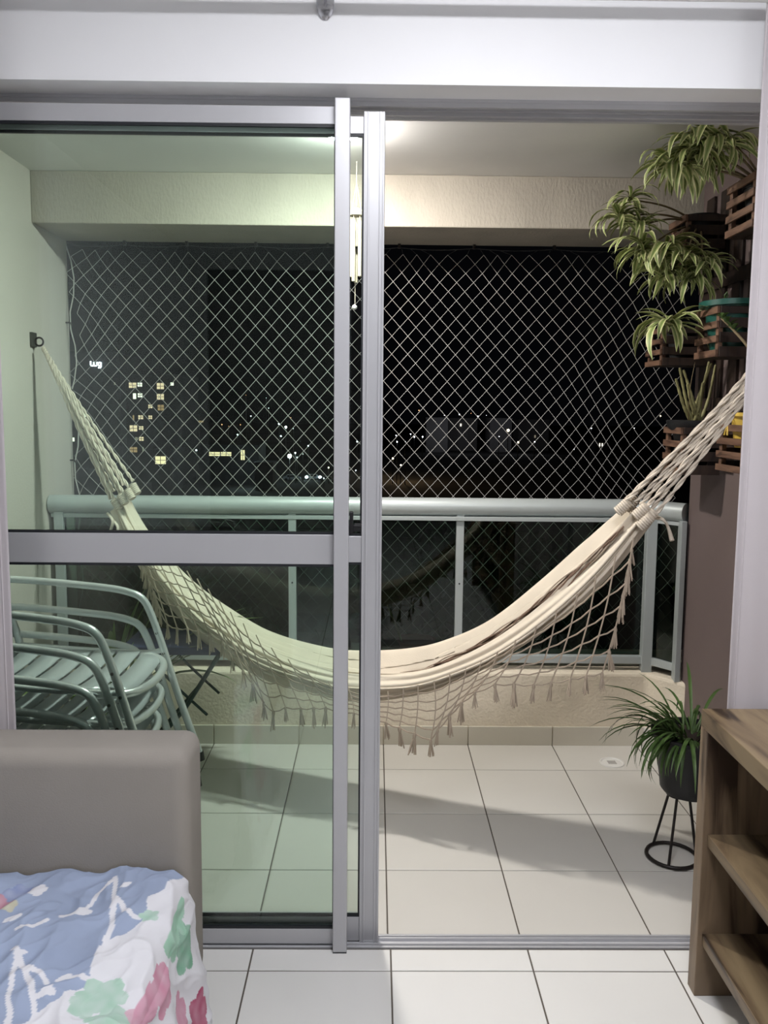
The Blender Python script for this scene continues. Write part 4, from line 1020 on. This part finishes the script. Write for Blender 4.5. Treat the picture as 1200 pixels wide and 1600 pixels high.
g = at_z(628, 752, GZ); plight('street_fill_light', (g.x, g.y-2, GZ+7), (1, .66, .33), 900)
g = at_z(600, 745, GZ); plight('street_fill_light', (g.x-2, g.y+4, GZ+7), (1, .7, .38), 500)
g = at_z(470, 745, GZ); plight('street_fill_light', (g.x, g.y, GZ+9), (.85, .93, 1), 900)
g = at_z(410, 752, GZ); plight('street_fill_light', (g.x, 174, GZ+6), (.85, .93, 1), 700)
for px in (685, 722, 785, 828): g = at_y(px, 672, 320); plight('street_fill_light', (g.x, 318, g.z), (.9, .92, 1), 170)  # added point lights without lamps, brightening the far row of buildings
# parked cars under the lamps
M_car = mat('car_paint', (.35, .37, .4, 1), .35, metal=.3); M_cgl = mat('car_glass', (.01, .012, .015, 1), .15)
for k, (px, py, l) in enumerate(((456, 751, 'pale parked car left of the far lamps'), (490, 750, 'parked car with bright headlights under the street lamps'), (512, 754, 'parked car at the right end of the lamp-lit row'))):
    p = at_z(px, py, GZ); c = empty('car', (p.x, p.y, GZ), l, 'car')
    prof = [(-2.1, .35), (2.1, .35), (2.1, .8), (1.2, .95), (.7, 1.42), (-1.1, 1.42), (-1.7, .95), (-2.1, .85)]
    mb = MB(); n = len(prof); mb.v = [V((p.x+a, p.y+s, GZ+b)) for s in (-.85, .85) for a, b in prof]
    mb.f = [tuple(range(n)), tuple(reversed(range(n, 2*n)))]+[(i, n+i, n+(i+1) % n, (i+1) % n) for i in range(n)]
    mb.build('body', M_car, c)
    for a in (-1.3, 1.3): MB().tube([(p.x+a, p.y-.88, GZ+.33), (p.x+a, p.y-.6, GZ+.33)], .33, 12).build('wheel', M_plug, c)
    MB().box((p.x-1.0, p.y-.87, GZ+1.0), (p.x+.65, p.y-.84, GZ+1.35)).build('side_window', M_cgl, c)
    if k == 1:
        for a in (-1.6, 1.6): MB().lathe([(.0001, -.35), (.3, -.2), (.35, 0), (.3, .2), (.0001, .35)], (p.x+a, p.y-1, GZ+.8), 8).build('headlight', LM['w'], c)
# trees below the balcony
def tree(x, y, ztop, r, label, seed):
    t = empty('tree', (x, y, GZ), label, 'tree', 'trees below the balcony'); r_ = random.Random(seed)
    MB().tube([(x, y, GZ), (x+.2, y, GZ+5), (x-.1, y, ztop-r*1.2)], [.25, .2, .1], 8).build('trunk', M_stem, t)
    mb = MB()
    for k in range(1800):
        d_ = V((r_.gauss(0, 1), r_.gauss(0, 1), r_.gauss(0, 1))).normalized(); q = V((x, y, ztop-r))+V((d_.x*r, d_.y*r, d_.z*r*.9))*(.55+.45*r_.random()**.5)*(1+.25*noise.noise(d_*2.5+V((seed, 0, 0))))
        a = V((r_.gauss(0, 1), r_.gauss(0, 1), r_.gauss(0, 1))).normalized()*.17; b = a.orthogonal().normalized()*.09
        mb.quad(q-a, q+b, q+a, q-b)
    tag(mb.build('crown', M_leafd, t), kind='stuff')
tree(-2.9, 8.5, .1, 2.0, 'dark leafy tree top below the balcony at left', 1)
tree(1.6, 13.5, -.2, 2.0, 'dark leafy tree top below the middle of the railing', 2)
tree(5.4, 9.0, -.1, 1.7, 'dark leafy tree top below the balcony at right', 3)
for o in bpy.data.objects:
    if '_w' in o: del o['_w']
